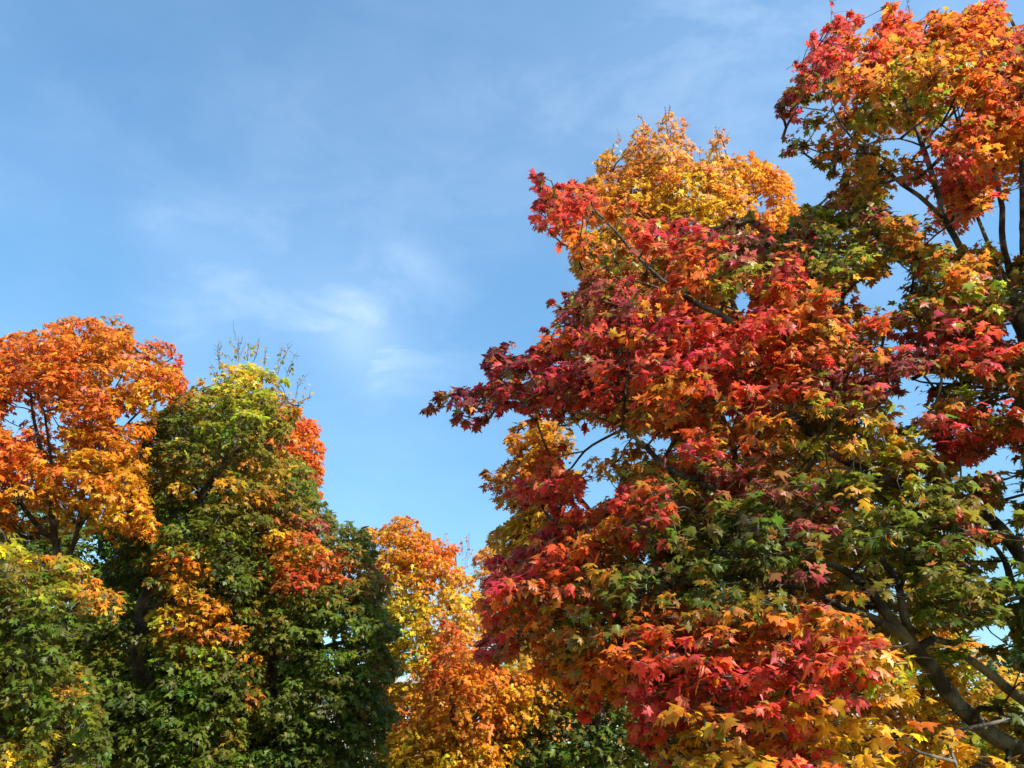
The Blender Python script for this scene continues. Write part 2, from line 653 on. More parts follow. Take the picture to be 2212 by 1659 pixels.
    # greedy joining of every spray to the nearest wood, from the inside outwards
    dist0 = np.array([np.min(np.linalg.norm(nodes - p, axis=1)) for p in P])
    order = np.argsort(dist0)
    cap = k0 + nC * 14
    NN = np.zeros((cap, 3))
    NN[:k0] = nodes
    cost = np.zeros(cap)
    parent = np.full(cap, -1)
    load = np.zeros(cap)
    nn = k0
    chains = []
    for ci in order:
        p = P[ci]
        dv = NN[:nn] - p
        dz = dv[:, 2]
        dd = np.linalg.norm(dv, axis=1)
        sel = dd + cost[:nn] * 0.25 + np.maximum(dz, 0) * 0.5
        j = int(np.argmin(sel))
        L0 = dd[j]
        m = int(np.clip(L0 / 0.16, 2, 12))
        start = NN[j]
        t = (np.arange(1, m + 1) / m)[:, None]
        sag = np.sin(t * math.pi) * L0 * np.array([rng.normal(0, 0.05), rng.normal(0, 0.05), rng.uniform(-0.08, 0.10)])
        seg = start + (p - start) * t + sag + rng.normal(0, 0.012, (m, 3)) * (t < 1)
        ids = np.arange(nn, nn + m)
        NN[nn:nn + m] = seg
        parent[ids[0]] = j
        parent[ids[1:]] = ids[:-1]
        cost[ids] = cost[j] + L0 * t[:, 0]
        load[ids[-1]] += 1
        chains.append((j, ids))
        nn += m
    for i in range(nn - 1, k0 - 1, -1):
        if parent[i] >= 0:
            load[parent[i]] += load[i]
    base_r = twig_r
    rads = base_r * np.maximum(load[:nn], 1) ** 0.46
    limit = {}
    sub_paths = []
    for j, ids in chains:
        pp = np.vstack([NN[j], NN[ids]])
        rr = np.concatenate([[rads[ids[0]] * 1.1], rads[ids]])
        rr = np.minimum(rr, trunk_r * 0.4)
        sub_paths.append((pp, rr))
    # fine twigs inside every spray
    for i in range(nC):
        for _ in range(twigs):
            d = rng.normal(0, 1, 3)
            d = d / np.linalg.norm(d) + np.array([0, 0, 0.2])
            e = P[i] + d * rm[i] * np.array([0.85, 0.85, flat * 0.8])
            mid = (P[i] + e) / 2 + rng.normal(0, 0.06, 3) * rm[i]
            sub_paths.append((np.array([P[i], mid, e]), np.array([base_r, base_r * 0.75, base_r * 0.4])))
    # bare shoots that stand above the crown
    for (u, v, u2, v2, Yb) in bare:
        a, b = at(u, v, Yb), at(u2, v2, Yb + rng.normal(0, 0.15))
        Lb = np.linalg.norm(b - a)
        tt = np.linspace(0, 1, 7)[:, None]
        side = rng.normal(0, 0.05, 3) * Lb
        pa = a + (b - a) * tt + np.sin(tt * math.pi) * side + rng.normal(0, 0.008, (7, 3)) * Lb
        sub_paths.append((pa, np.linspace(0.9, 0.35, 7) * twig_r))
        for q in range(8):
            s0 = pa[rng.integers(1, 6)]
            e = s0 + (norm((b - a)[None])[0] * 0.8 + rng.normal(0, 0.38, 3)) * Lb * rng.uniform(0.15, 0.34)
            m = (s0 + e) / 2 + rng.normal(0, 0.03, 3) * Lb
            sub_paths.append((np.array([s0, m, e]), np.array([0.8, 0.6, 0.3]) * twig_r * 0.8))
    bm = bark or BARK_GREY
    tubes('trunk', trunk_paths, bm, root, 12)
    for lp in limb_paths:
        tubes('limb', [lp], bm, root, 9)
    tubes('branches', sub_paths, bm, root, sides)
    print('TREE', name, label[:40], 'sprays', nC, 'of', target, 'leaves', n)
    return root


# ------------------------------------------------------------------ ground and building
def ground():
    m, N, L = new_mat('grass_bounce')
    out = N.new('ShaderNodeOutputMaterial')
    bs = N.new('ShaderNodeBsdfPrincipled')
    bs.inputs['Roughness'].default_value = 0.95
    tc = N.new('ShaderNodeTexCoord')
    n1 = N.new('ShaderNodeTexNoise')
    n1.inputs['Scale'].default_value = 0.6
    n1.inputs['Detail'].default_value = 8
    L.new(tc.outputs['Object'], n1.inputs['Vector'])
    cr = N.new('ShaderNodeValToRGB')
    cr.color_ramp.elements[0].position = 0.35
    cr.color_ramp.elements[0].color = (0.06, 0.08, 0.025, 1)
    cr.color_ramp.elements[1].position = 0.6
    cr.color_ramp.elements[1].color = (0.42, 0.27, 0.06, 1)  # fallen-leaf yellow added out of view to bounce warm fill up into the crowns
    L.new(n1.outputs['Fac'], cr.inputs[0])
    L.new(cr.outputs[0], bs.inputs['Base Color'])
    L.new(bs.outputs[0], out.inputs[0])
    S = 1500
    o = mesh_obj('ground', [(-S, -S, 0), (S, -S, 0), (S, S, 0), (-S, S, 0)], [0, 1, 2, 3], [4], m)
    tag(o, kind='structure')


def simple_mat(name, rgb, rough=0.7, noise_amt=0.15, scale=6.0, metal=0.0):
    m, N, L = new_mat(name)
    out = N.new('ShaderNodeOutputMaterial')
    bs = N.new('ShaderNodeBsdfPrincipled')
    bs.inputs['Roughness'].default_value = rough
    bs.inputs['Metallic'].default_value = metal
    tc = N.new('ShaderNodeTexCoord')
    n1 = N.new('ShaderNodeTexNoise')
    n1.inputs['Scale'].default_value = scale
    n1.inputs['Detail'].default_value = 6
    L.new(tc.outputs['Object'], n1.inputs['Vector'])
    mr = N.new('ShaderNodeMapRange')
    mr.inputs[3].default_value = 1 - noise_amt
    mr.inputs[4].default_value = 1 + noise_amt
    L.new(n1.outputs['Fac'], mr.inputs[0])
    s = N.new('ShaderNodeVectorMath')
    s.operation = 'SCALE'
    s.inputs[0].default_value = rgb
    L.new(mr.outputs[0], s.inputs['Scale'])
    L.new(s.outputs[0], bs.inputs['Base Color'])
    L.new(bs.outputs[0], out.inputs[0])
    return m


def boxes(name, bl, mat, parent):
    V, Lp = [], []
    for (x0, x1, y0, y1, z0, z1) in bl:
        o = len(V)
        V += [(x0, y0, z0), (x1, y0, z0), (x1, y1, z0), (x0, y1, z0), (x0, y0, z1), (x1, y0, z1), (x1, y1, z1), (x0, y1, z1)]
        for f in ((0, 3, 2, 1), (4, 5, 6, 7), (0, 1, 5, 4), (1, 2, 6, 5), (2, 3, 7, 6), (3, 0, 4, 7)):
            Lp += [o + i for i in f]
    return mesh_obj(name, V, Lp, [4] * (6 * len(bl)), mat, parent)


def building():
    """low pale building that peeps through the gaps between the left trees"""
    Y0, Y1 = 46.0, 58.0
    left, _, top = at(520, 1468, Y0)
    right = at(905, 1468, Y0)[0]
    root = empty('building', ((left + right) / 2, Y0, 0))
    tag(root, 'low beige building with grey flat eaves glimpsed between the green and the golden trees', 'building')
    wall = simple_mat('pale_render', (0.26, 0.24, 0.21))
    grey = simple_mat('grey_eaves', (0.22, 0.23, 0.25))
    glass = simple_mat('window_glass', (0.04, 0.05, 0.06), 0.08, 0.02)
    frame = simple_mat('white_frame', (0.75, 0.75, 0.72))
    boxes('wall', [(left, right, Y0, Y1, 0, top - 0.35)], wall, root)
    boxes('roof', [(left - 0.6, right + 0.6, Y0 - 0.6, Y1 + 0.6, top - 0.35, top)], grey, root)
    x = left + 0.8
    while x < right - 1.6:
        for z in (0.9, top * 0.52):
            if z + 1.2 > top - 0.6:
                continue
            wx = boxes('window', [(x, x + 1.3, Y0 - 0.02, Y0 - 0.004, z, z + 1.15)], glass, root)
            f = boxes('frame', [(x - .07, x, Y0 - .06, Y0 - .003, z - .07, z + 1.22), (x + 1.3, x + 1.37, Y0 - .06, Y0 - .003, z - .07, z + 1.22),
                                (x, x + 1.3, Y0 - .06, Y0 - .003, z + 1.15, z + 1.22), (x, x + 1.3, Y0 - .06, Y0 - .003, z - .07, z)], frame, root)
            mw = f.matrix_world.copy()
            f.parent = wx
        x += 2.3


def distant_wood():
    rng = np.random.default_rng(77)
    m = 1500
    cx = rng.uniform(-75, 80, m)
    cy = rng.uniform(66, 80, m)
    hgt = 6.2 + 1.3 * np.sin(cx * 0.21) + 0.9 * np.sin(cx * 0.53 + 1.0)
    cz = hgt * rng.uniform(0.05, 1.0, m)
    kinds = np.array([COL[k] for k in ('gr', 'dg', 'ol', 'bo', 'am', 'gr')])
    ck = kinds[((np.sin(cx * 0.3) + rng.normal(0, 0.4, m) + 1.6) * 1.8).astype(int) % 6]
    idx = np.repeat(np.arange(m), 26)
    n = len(idx)
    d = norm(rng.normal(0, 1, (n, 3)) + [0, -0.3, 0.5])
    pos = np.stack([cx, cy, cz], -1)[idx] + d * rng.uniform(0.6, 1.1, (n, 1)) * [1.4, 1.4, 0.9]
    pos[:, 2] = np.maximum(pos[:, 2], 0.3)
    c = ck[idx] * np.exp(rng.normal(0, 0.25, (n, 1)))
    root = build_leaves('distant_wood', pos, d + [0, 0, 0.6], d * [1, 1, 0.2] + [0, 0, -0.6], rng.uniform(0.35, 0.6, n), c, c, 'far', LEAF_FAR, None, rng)
    tag(root, 'low line of far woodland in green and brown seen through gaps near the bottom edge', 'wood', kind='stuff')


ground()
building()
distant_wood()

GRP = 'maples in autumn colours'
# ------------------------------------------------------------------ the trees (picture coordinates 2212 x 1659, Y = metres ahead)
def gx(u, Y):
    """ground x under picture column u, Y metres ahead"""
    for v in (1500.0,):
        d = ray(u, v)
    # column u at ground level
    dy = (829.5 - 1680.0) / F
    return (u - 1106.0) / F * Y / (CP - dy * SP)


def trunk_line(u, Y, pts, r0, extra=0.0):
    x = gx(u, Y)
    return [('w', x, Y, -0.05, r0 * 1.35), ('w', x, Y, 0.5, r0)] + pts


# far single trees; the two left ones are added to darken gaps like shade
def far_tree(label, u, Y, poly, blobs, seed, T=2.5, clump=46, leaf=0.22, **kw):
    cu = sum(p[0] for p in poly) / len(poly)
    ct = min(p[1] for p in poly)
    maple('maple_tree', label, (gx(u, Y), Y), Y, T, poly, blobs, clump, leaf, 'far', seed,
          skeleton=[trunk_line(u, Y, [(u, 1500, Y, 0.2), (u, (ct + 1500) / 2, Y, 0.12), (u, ct + 90, Y, 0.04)], 0.28)],
          group=GRP, trunk_r=0.2, twig_r=0.008, sides=4, cover=1.3, min_d=0.7, **kw)


far_tree('dark green tree standing far back at the left edge of the picture', -40, 27,
         [(-420, 1080), (-200, 1020), (60, 1060), (240, 1130), (330, 1300), (330, 1760), (-420, 1760)],
         [(-100, 1200, 200, 'dg gr'), (150, 1450, 150, 'dg gr ol'), (120, 1650, 80, 'li gr ye'), (250, 1480, 40, 'li gr')], 11,
         density=1.3)
far_tree('dark green tree standing far back behind the tall green maple', 400, 27,
         [(220, 1100), (320, 960), (480, 900), (600, 1000), (680, 1150), (700, 1760), (200, 1760)],
         [(400, 1200, 200, 'dg gr'), (450, 1500, 150, 'dg dg gr'), (300, 1400, 50, 'gr li')], 12, density=1.3)
far_tree('olive green tree standing far back behind the foot of the red maple', 1290, 24,
         [(1080, 1440), (1180, 1380), (1300, 1390), (1430, 1430), (1520, 1500), (1620, 1760), (1040, 1760)],
         [(1200, 1450, 60, 'am ol gd'), (1330, 1420, 60, 'ol am'), (1250, 1620, 90, 'dg dg gr'), (1400, 1600, 90, 'dg dg gr'),
          (1450, 1650, 50, 'gr li')], 13, T=2.2, clump=34, density=0.9)
far_tree('dark distant tree low at the right edge under the branches of the red maple', 2330, 30,
         [(2120, 1420), (2170, 1370), (2240, 1330), (2340, 1300), (2480, 1320), (2560, 1760), (2060, 1760)],
         [(2200, 1450, 100, 'dg gr'), (2300, 1600, 200, 'dg gr')], 14, T=2.5, clump=40, density=1.3)

# orange maple far left
maple('maple_tree', 'tall orange maple with a rounded crown at the far left', (gx(80, 15.2), 15.2), 15.2, 1.9,
      [(-280, 740), (-120, 690), (0, 724), (22, 720), (67, 714), (82, 703), (97, 686), (133, 680), (143, 688), (150, 680), (233, 676),
       (268, 681), (291, 712), (289, 728), (303, 740), (320, 736), (347, 727), (375, 740), (398, 773), (392, 800), (402, 823),
       (398, 850), (372, 880), (335, 905), (320, 1000), (330, 1100), (343, 1150), (335, 1185), (260, 1195), (200, 1170), (120, 1180),
       (50, 1170), (-60, 1180), (-280, 1250)],
      [(60, 740, 40, 'ro bo og'), (190, 700, 45, 'og bo ro'), (230, 740, 45, 'og am bo'), (120, 720, 40, 'bo ro'),
       (100, 790, 45, 'og og am'), (200, 810, 45, 'og am'), (20, 800, 45, 'ro og bo'), (350, 760, 30, 'ro bo dc'), (385, 810, 22, 'rd ro cr'),
       (300, 840, 35, 'og am'), (340, 830, 30, 'ro og'), (60, 830, 30, 'ro bo'), (20, 850, 30, 'bo ro'), (140, 860, 35, 'ro bo'),
       (200, 880, 35, 'bo ro dc'), (250, 870, 25, 'og am'), (300, 890, 25, 'og gd'), (80, 900, 35, 'bo dc'), (30, 1000, 35, 'og og ro'),
       (60, 1050, 25, 'og gd'), (130, 940, 40, 'ro og'), (200, 950, 40, 'og am'), (260, 960, 35, 'og gd'), (150, 1000, 35, 'gd gd og'),
       (220, 1020, 35, 'gd gd'), (280, 1000, 35, 'gd og gd'), (110, 1060, 40, 'gd gd'), (230, 1060, 30, 'gd og'), (180, 1100, 30, 'gd ol gd'),
       (210, 1130, 30, 'gd gd og'), (130, 1120, 25, 'ol gd'), (250, 1150, 30, 'gd gd'), (320, 1150, 25, 'gd og'), (80, 1140, 25, 'bo gd'),
       (-100, 900, 150, 'og ro am'), (-100, 1100, 60, 'gd og')],
      38, 0.125, 'mid', 21, density=1.25, min_d=0.8, dm=120,
      holes=[(43, 887, 16, 15), (18, 915, 12, 12), (36, 936, 14, 9), (267, 908, 16, 12), (250, 832, 10, 12), (124, 962, 7, 6),
             (120, 915, 8, 12), (340, 781, 4, 4), (60, 1110, 12, 14), (170, 1160, 14, 12)],
      thin=[(95, 900, 75, 60, 0.55), (30, 1120, 60, 30, 0.6)],
      clear=[((115, 1000), (80, 937), 3), ((80, 937), (70, 887), 3), ((110, 1003), (90, 877), 3),
             ((117, 1200), (105, 1120), 8), ((30, 1080), (90, 1160), 4), ((175, 1180), (165, 1130), 6)],
      skeleton=[trunk_line(125, 15.2, [(123, 1640, 15.2, 0.094), (135, 1400, 15.2, 0.085), (128, 1250, 15.2, 0.077), (117, 1153, 15.1, 0.066),
                                       (100, 1037, 15.0, 0.050), (80, 937, 15.0, 0.033), (70, 887, 15.0, 0.028), (60, 780, 15.0, 0.014)], 0.2),
                [(119, 1170, 15.1, 0.050), (60, 1110, 15.1, 0.044), (23, 1037, 15.0, 0.033), (0, 943, 15.0, 0.025), (-40, 800, 15, 0.011)],
                [(128, 1250, 15.2, 0.055), (165, 1150, 15.3, 0.044), (185, 1000, 15.3, 0.033), (183, 837, 15.3, 0.025), (190, 770, 15.3, 0.019), (200, 700, 15.3, 0.011)],
                [(100, 1037, 15.0, 0.033), (110, 1003, 14.9, 0.028), (100, 920, 14.9, 0.022), (90, 877, 14.9, 0.019), (47, 810, 14.9, 0.011)],
                [(185, 1000, 15.3, 0.028), (240, 950, 15.3, 0.025), (285, 905, 15.2, 0.022), (335, 850, 15.2, 0.017), (350, 760, 15.2, 0.010)],
                [(165, 1150, 15.3, 0.033), (210, 1090, 15.0, 0.022), (270, 1050, 14.8, 0.011)]],
      bark=BARK_GREY, trunk_r=0.2, group=GRP, flat=0.62, cover=1.3)

# low left maple, green with yellow and orange sprays, in front of the orange one
maple('maple_tree', 'green maple with yellow and orange sprays filling the lower left corner', (gx(60, 13.0), 13.0), 13.2, 2.0,
      [(-330, 1160), (-100, 1120), (5, 1132), (30, 1150), (55, 1185), (120, 1195), (175, 1190), (190, 1230), (255, 1275), (262, 1330),
       (235, 1370), (170, 1400), (190, 1450), (225, 1520), (240, 1600), (230, 1700), (220, 1780), (-330, 1780)],
      [(10, 1165, 26, 'ye ye li'), (5, 1205, 26, 'ye ye li'), (60, 1205, 26, 'li am ol'), (110, 1215, 20, 'am bo ye'), (35, 1230, 22, 'ol bo'),
       (150, 1235, 25, 'ye li am'), (175, 1262, 16, 'am gd'), (60, 1250, 26, 'li gr gr ol'), (140, 1285, 26, 'gr gr ol'), (160, 1290, 18, 'am ol'),
       (210, 1285, 20, 'am og'), (230, 1320, 18, 'gd gr gr'), (10, 1300, 18, 'am og ol'), (90, 1300, 26, 'gr gr ol'), (40, 1340, 35, 'gr dg gr'),
       (120, 1350, 30, 'gr dg gr ol'), (200, 1350, 25, 'gr dg gr'), (60, 1400, 40, 'dg gr gr'), (130, 1440, 30, 'gr gr ol'), (140, 1480, 14, 'ol am'),
       (20, 1460, 25, 'gr gr ol'), (50, 1490, 25, 'li gr gr ol'), (60, 1480, 12, 'gr gr'), (10, 1560, 40, 'gr gr ol'), (110, 1530, 30, 'gr gr ol'),
       (180, 1560, 30, 'gr dg gr ol'), (140, 1500, 12, 'am gd'), (100, 1600, 40, 'gr gr ol'), (10, 1640, 25, 'ye gd li'), (50, 1655, 20, 'ye gd'),
       (150, 1640, 30, 'gr gr ol'), (210, 1600, 20, 'dg gr gr'), (-150, 1400, 120, 'gr ol dg')],
      38, 0.12, 'mid', 22, density=1.1, min_d=0.92, dm=130,
      holes=[(125, 1650, 14, 24), (240, 1430, 12, 12)],
      thin=[(210, 1400, 60, 50, 0.4)],
      clear=[((123, 1660), (140, 1560), 16), ((140, 1400), (150, 1300), 10)],
      skeleton=[trunk_line(40, 13.2, [(20, 1600, 13.2, 0.13), (10, 1400, 13.2, 0.10), (20, 1250, 13.2, 0.05), (15, 1180, 13.2, 0.02)], 0.16),
                [(14, 1500, 13.2, 0.06), (80, 1400, 13.0, 0.05), (150, 1290, 12.8, 0.03), (200, 1275, 12.6, 0.015)]],
      group=GRP, cover=1.5, mix=0.15, shell=0.8, flat=0.5)

# orange maple glimpsed behind the dark green ones
maple('maple_tree', 'fiery orange maple showing its rim behind the right side of the green maples', (gx(640, 22), 22), 22, 1.6,
      [(560, 880), (600, 868), (620, 882), (652, 892), (668, 905), (686, 906), (697, 926), (704, 968), (701, 1010), (697, 1040),
       (702, 1078), (690, 1150), (600, 1160), (560, 1080), (540, 960)],
      [(610, 880, 30, 'ro og'), (660, 910, 30, 'ro og rd'), (690, 960, 30, 'ro og'), (640, 980, 40, 'og ro'), (690, 1060, 30, 'ro og'),
       (600, 1000, 40, 'og am')],
      26, 0.15, 'mid', 23, density=1.0, dm=70,
      skeleton=[trunk_line(620, 22, [(620, 1400, 22, 0.16), (625, 1150, 22, 0.08), (640, 950, 22, 0.03)], 0.22)],
      group=GRP, cover=1.3)

# tall green maple
maple('maple_tree', 'tall dark green maple with a thin yellow top and bare shoots', (gx(430, 16.2), 16.2), 16.2, 2.2,
      [(330, 893), (365, 872), (385, 850), (405, 832), (430, 820), (458, 830), (470, 795), (485, 775), (510, 770), (535, 772), (560, 790),
       (580, 790), (600, 800), (625, 815), (640, 850), (655, 875), (645, 905), (632, 935), (625, 965), (600, 985), (590, 1040), (600, 1100),
       (595, 1180), (590, 1250), (570, 1330), (575, 1420), (580, 1500), (560, 1580), (570, 1700), (575, 1780), (170, 1780), (170, 1600),
       (170, 1500), (180, 1400), (200, 1330), (215, 1250), (255, 1180), (290, 1120), (282, 1060), (290, 1000), (300, 960), (300, 915)],
      [(500, 790, 25, 'gd ye li tn'), (560, 800, 25, 'ye li tn'), (530, 830, 35, 'ye li li'), (480, 840, 25, 'ye li am'), (440, 840, 25, 'am ol gd'),
       (590, 850, 30, 'li ol am'), (630, 860, 25, 'ol am'), (560, 880, 35, 'ye li ol'), (600, 910, 30, 'ol ol am'), (640, 900, 18, 'ol ro'),
       (410, 870, 25, 'ol am'), (470, 880, 30, 'li gr ol'), (370, 890, 30, 'ol gr'), (340, 930, 35, 'gr dg'), (420, 920, 35, 'gr ol'),
       (380, 960, 40, 'gr dg'), (480, 940, 30, 'gr ol li'), (520, 930, 25, 'ye li ol'), (330, 1000, 35, 'dg gr'), (440, 980, 35, 'gr'),
       (560, 970, 35, 'gr ol'), (520, 1000, 35, 'gr ol'), (370, 1012, 26, 'am gd ol'), (425, 1022, 24, 'am ye og'), (425, 1035, 10, 'og'),
       (440, 1050, 20, 'ye li'), (480, 1040, 25, 'gr gr ol'), (550, 1040, 30, 'ol am'), (360, 1060, 30, 'gr dg gr ol'), (520, 1080, 25, 'ol am'),
       (570, 1105, 20, 'bo ro ol'), (400, 1095, 20, 'gr li gr'), (330, 1110, 35, 'dg gr gr'), (450, 1110, 30, 'gr li gr ol'), (520, 1130, 30, 'gr gr ol'),
       (310, 1180, 35, 'dg gr'), (400, 1170, 18, 'bo am ol'), (380, 1150, 25, 'gr dg gr'), (480, 1170, 30, 'gr gr ol'), (550, 1170, 30, 'gr gr ol'),
       (385, 1235, 24, 'am og gd'), (430, 1230, 20, 'ye am'), (420, 1265, 16, 'ye ye li'), (350, 1225, 10, 'og'), (480, 1240, 35, 'dg gr gr'),
       (540, 1240, 30, 'gr gr ol'), (300, 1270, 40, 'dg gr gr'), (430, 1310, 22, 'am gd'), (390, 1345, 26, 'am bo gd'), (440, 1360, 26, 'am og bo'),
       (345, 1345, 14, 'ye li'), (480, 1375, 20, 'am og'), (400, 1400, 22, 'li ol ye'), (435, 1410, 18, 'ye li'), (370, 1420, 22, 'gr li gr'),
       (510, 1320, 30, 'gr gr ol'), (545, 1370, 20, 'bo ol am'), (560, 1430, 16, 'bo am'), (575, 1460, 12, 'am bo'), (400, 1450, 25, 'gr gr ol'),
       (300, 1430, 30, 'gr gr ol'), (500, 1450, 30, 'dg gr gr'), (340, 1500, 35, 'gr dg gr'), (410, 1520, 16, 'gr gr'), (480, 1520, 30, 'dg gr gr'),
       (530, 1520, 16, 'bo am ol'), (545, 1570, 14, 'bo ol'), (440, 1580, 35, 'gr gr ol'), (500, 1600, 30, 'gr gr ol'), (300, 1620, 45, 'gr dg gr'),
       (400, 1640, 40, 'dg gr gr'), (240, 1620, 25, 'gr gr ol')],
      38, 0.12, 'mid', 24, density=1.3, min_d=0.92, dm=150,
      holes=[(370, 1107, 8, 8), (427, 1067, 8, 10), (403, 1123, 9, 7), (307, 990, 8, 6), (306, 1300, 14, 60), (300, 1440, 20, 26), (575, 1345, 9, 30)],
      thin=[(320, 1290, 60, 60, 0.45), (270, 1430, 50, 50, 0.45), (520, 790, 90, 26, 0.7), (620, 840, 50, 40, 0.65)],
      tips=[(550, 770, 90, 25, 0.35), (640, 850, 25, 50, 0.4), (480, 790, 30, 25, 0.4)],
      clear=[((505, 1000), (520, 900), 5), ((430, 1080), (480, 1000), 5), ((306, 1280), (300, 1360), 8)],
      skeleton=[trunk_line(330, 16.2, [(310, 1500, 16.2, 0.18), (306, 1323, 16.2, 0.155), (380, 1180, 16.2, 0.12), (430, 1080, 16.2, 0.10),
                                       (490, 990, 16.2, 0.07), (515, 900, 16.2, 0.045), (520, 820, 16.2, 0.02)], 0.24),
                [(380, 1180, 16.2, 0.09), (370, 1050, 16.2, 0.06), (380, 930, 16.2, 0.03)],
                [(490, 990, 16.2, 0.05), (560, 930, 16.1, 0.035), (620, 860, 16.1, 0.018)],
                [(306, 1323, 16.2, 0.09), (420, 1280, 15.6, 0.05), (480, 1240, 15.2, 0.03)]],
      bare=[(515, 790, 503, 712, 16.2), (510, 780, 522, 735, 16.2), (545, 785, 560, 728, 16.2), (570, 790, 577, 747, 16.1), (595, 800, 610, 740, 16.1),
            (600, 810, 630, 745, 16.1), (615, 830, 645, 757, 16.1), (640, 860, 662, 810, 16.0), (480, 800, 470, 740, 16.2), (475, 800, 482, 745, 16.2),
            (470, 825, 456, 787, 16.1), (440, 830, 433, 815, 16.1), (640, 870, 674, 856, 16.0), (535, 780, 538, 742, 16.2)],
      group=GRP, cover=1.5, mix=0.15, shell=0.8, flat=0.5, twig_r=0.0075)

# broad green maple right of it
maple('maple_tree', 'broad dark green maple with reddish sprays between the tall green and the golden maple', (gx(600, 17.0), 17.0), 17.0, 2.2,
      [(575, 985), (600, 965), (630, 980), (660, 982), (682, 1020), (692, 1070), (715, 1095), (732, 1125), (760, 1125), (786, 1130), (800, 1160),
       (822, 1190), (808, 1215), (838, 1240), (848, 1275), (822, 1300), (852, 1330), (868, 1375), (838, 1405), (870, 1430), (866, 1465), (832, 1495), (858, 1530), (860, 1570), (834, 1605),
       (842, 1700), (840, 1780), (470, 1780), (470, 1600), (470, 1500), (470, 1300), (500, 1120), (540, 1020)],
      [(630, 1000, 26, 'ye li am'), (660, 1020, 30, 'gr li gr'), (610, 1040, 26, 'am ol'), (650, 1060, 30, 'gr gr ol'), (690, 1100, 25, 'gr gr ol'),
       (630, 1110, 18, 'gr gr ol'), (625, 1135, 18, 'ro bo am'), (645, 1130, 14, 'dc ro'), (670, 1165, 14, 'dc rd'), (650, 1170, 22, 'ol am'),
       (600, 1180, 25, 'ol bo am'), (720, 1140, 30, 'gr dg gr ol'), (770, 1150, 26, 'gr dg gr ol'), (690, 1210, 20, 'ro bo am'), (720, 1215, 18, 'ro am rd'),
       (720, 1245, 18, 'ro bo'), (640, 1215, 22, 'am ol'), (620, 1250, 22, 'am ol bo'), (645, 1268, 16, 'rd ro bo'), (660, 1280, 10, 'cr rd'),
       (690, 1260, 18, 'am bo ol'), (760, 1200, 30, 'dg gr gr ol'), (740, 1250, 20, 'ol am'), (775, 1240, 22, 'bo dc ol'), (790, 1275, 22, 'bo ol'),
       (740, 1285, 20, 'gr gr ol ol'), (670, 1320, 30, 'gr gr ol'), (620, 1330, 22, 'gr gr ol'), (810, 1320, 30, 'gr dg gr ol ol'), (780, 1340, 25, 'gr gr ol ol'),
       (730, 1330, 35, 'gr dg gr ol'), (650, 1370, 30, 'gr gr ol'), (620, 1450, 30, 'gr gr ol'), (700, 1400, 40, 'gr dg gr'), (830, 1400, 30, 'dg gr gr ol'),
       (760, 1400, 30, 'gr gr ol ol'), (620, 1500, 30, 'gr gr ol'), (700, 1480, 40, 'dg gr'), (800, 1480, 40, 'gr dg gr ol'), (650, 1560, 14, 'ye li gr gr'),
       (770, 1560, 40, 'gr dg gr ol'), (820, 1600, 30, 'gr dg gr ol'), (700, 1620, 50, 'dg gr'), (800, 1650, 40, 'gr gr ol')],
      38, 0.12, 'mid', 25, density=1.4, min_d=0.92, dm=150,
      thin=[(690, 1530, 50, 60, 0.6)],
      holes=[(700, 1390, 10, 6), (578, 1345, 5, 20)],
      clear=[((590, 1500), (585, 1420), 7)],
      skeleton=[trunk_line(592, 17.5, [(590, 1500, 17.5, 0.17), (600, 1300, 17.5, 0.13), (640, 1120, 17.5, 0.06), (650, 1020, 17.5, 0.02)], 0.22),
                [(600, 1300, 17.5, 0.1), (700, 1240, 17.4, 0.06), (770, 1180, 17.4, 0.02)],
                [(592, 1480, 17.5, 0.1), (700, 1400, 17.4, 0.06), (800, 1380, 17.3, 0.02)]],
      group=GRP, cover=1.5, mix=0.15, shell=0.8, flat=0.5)

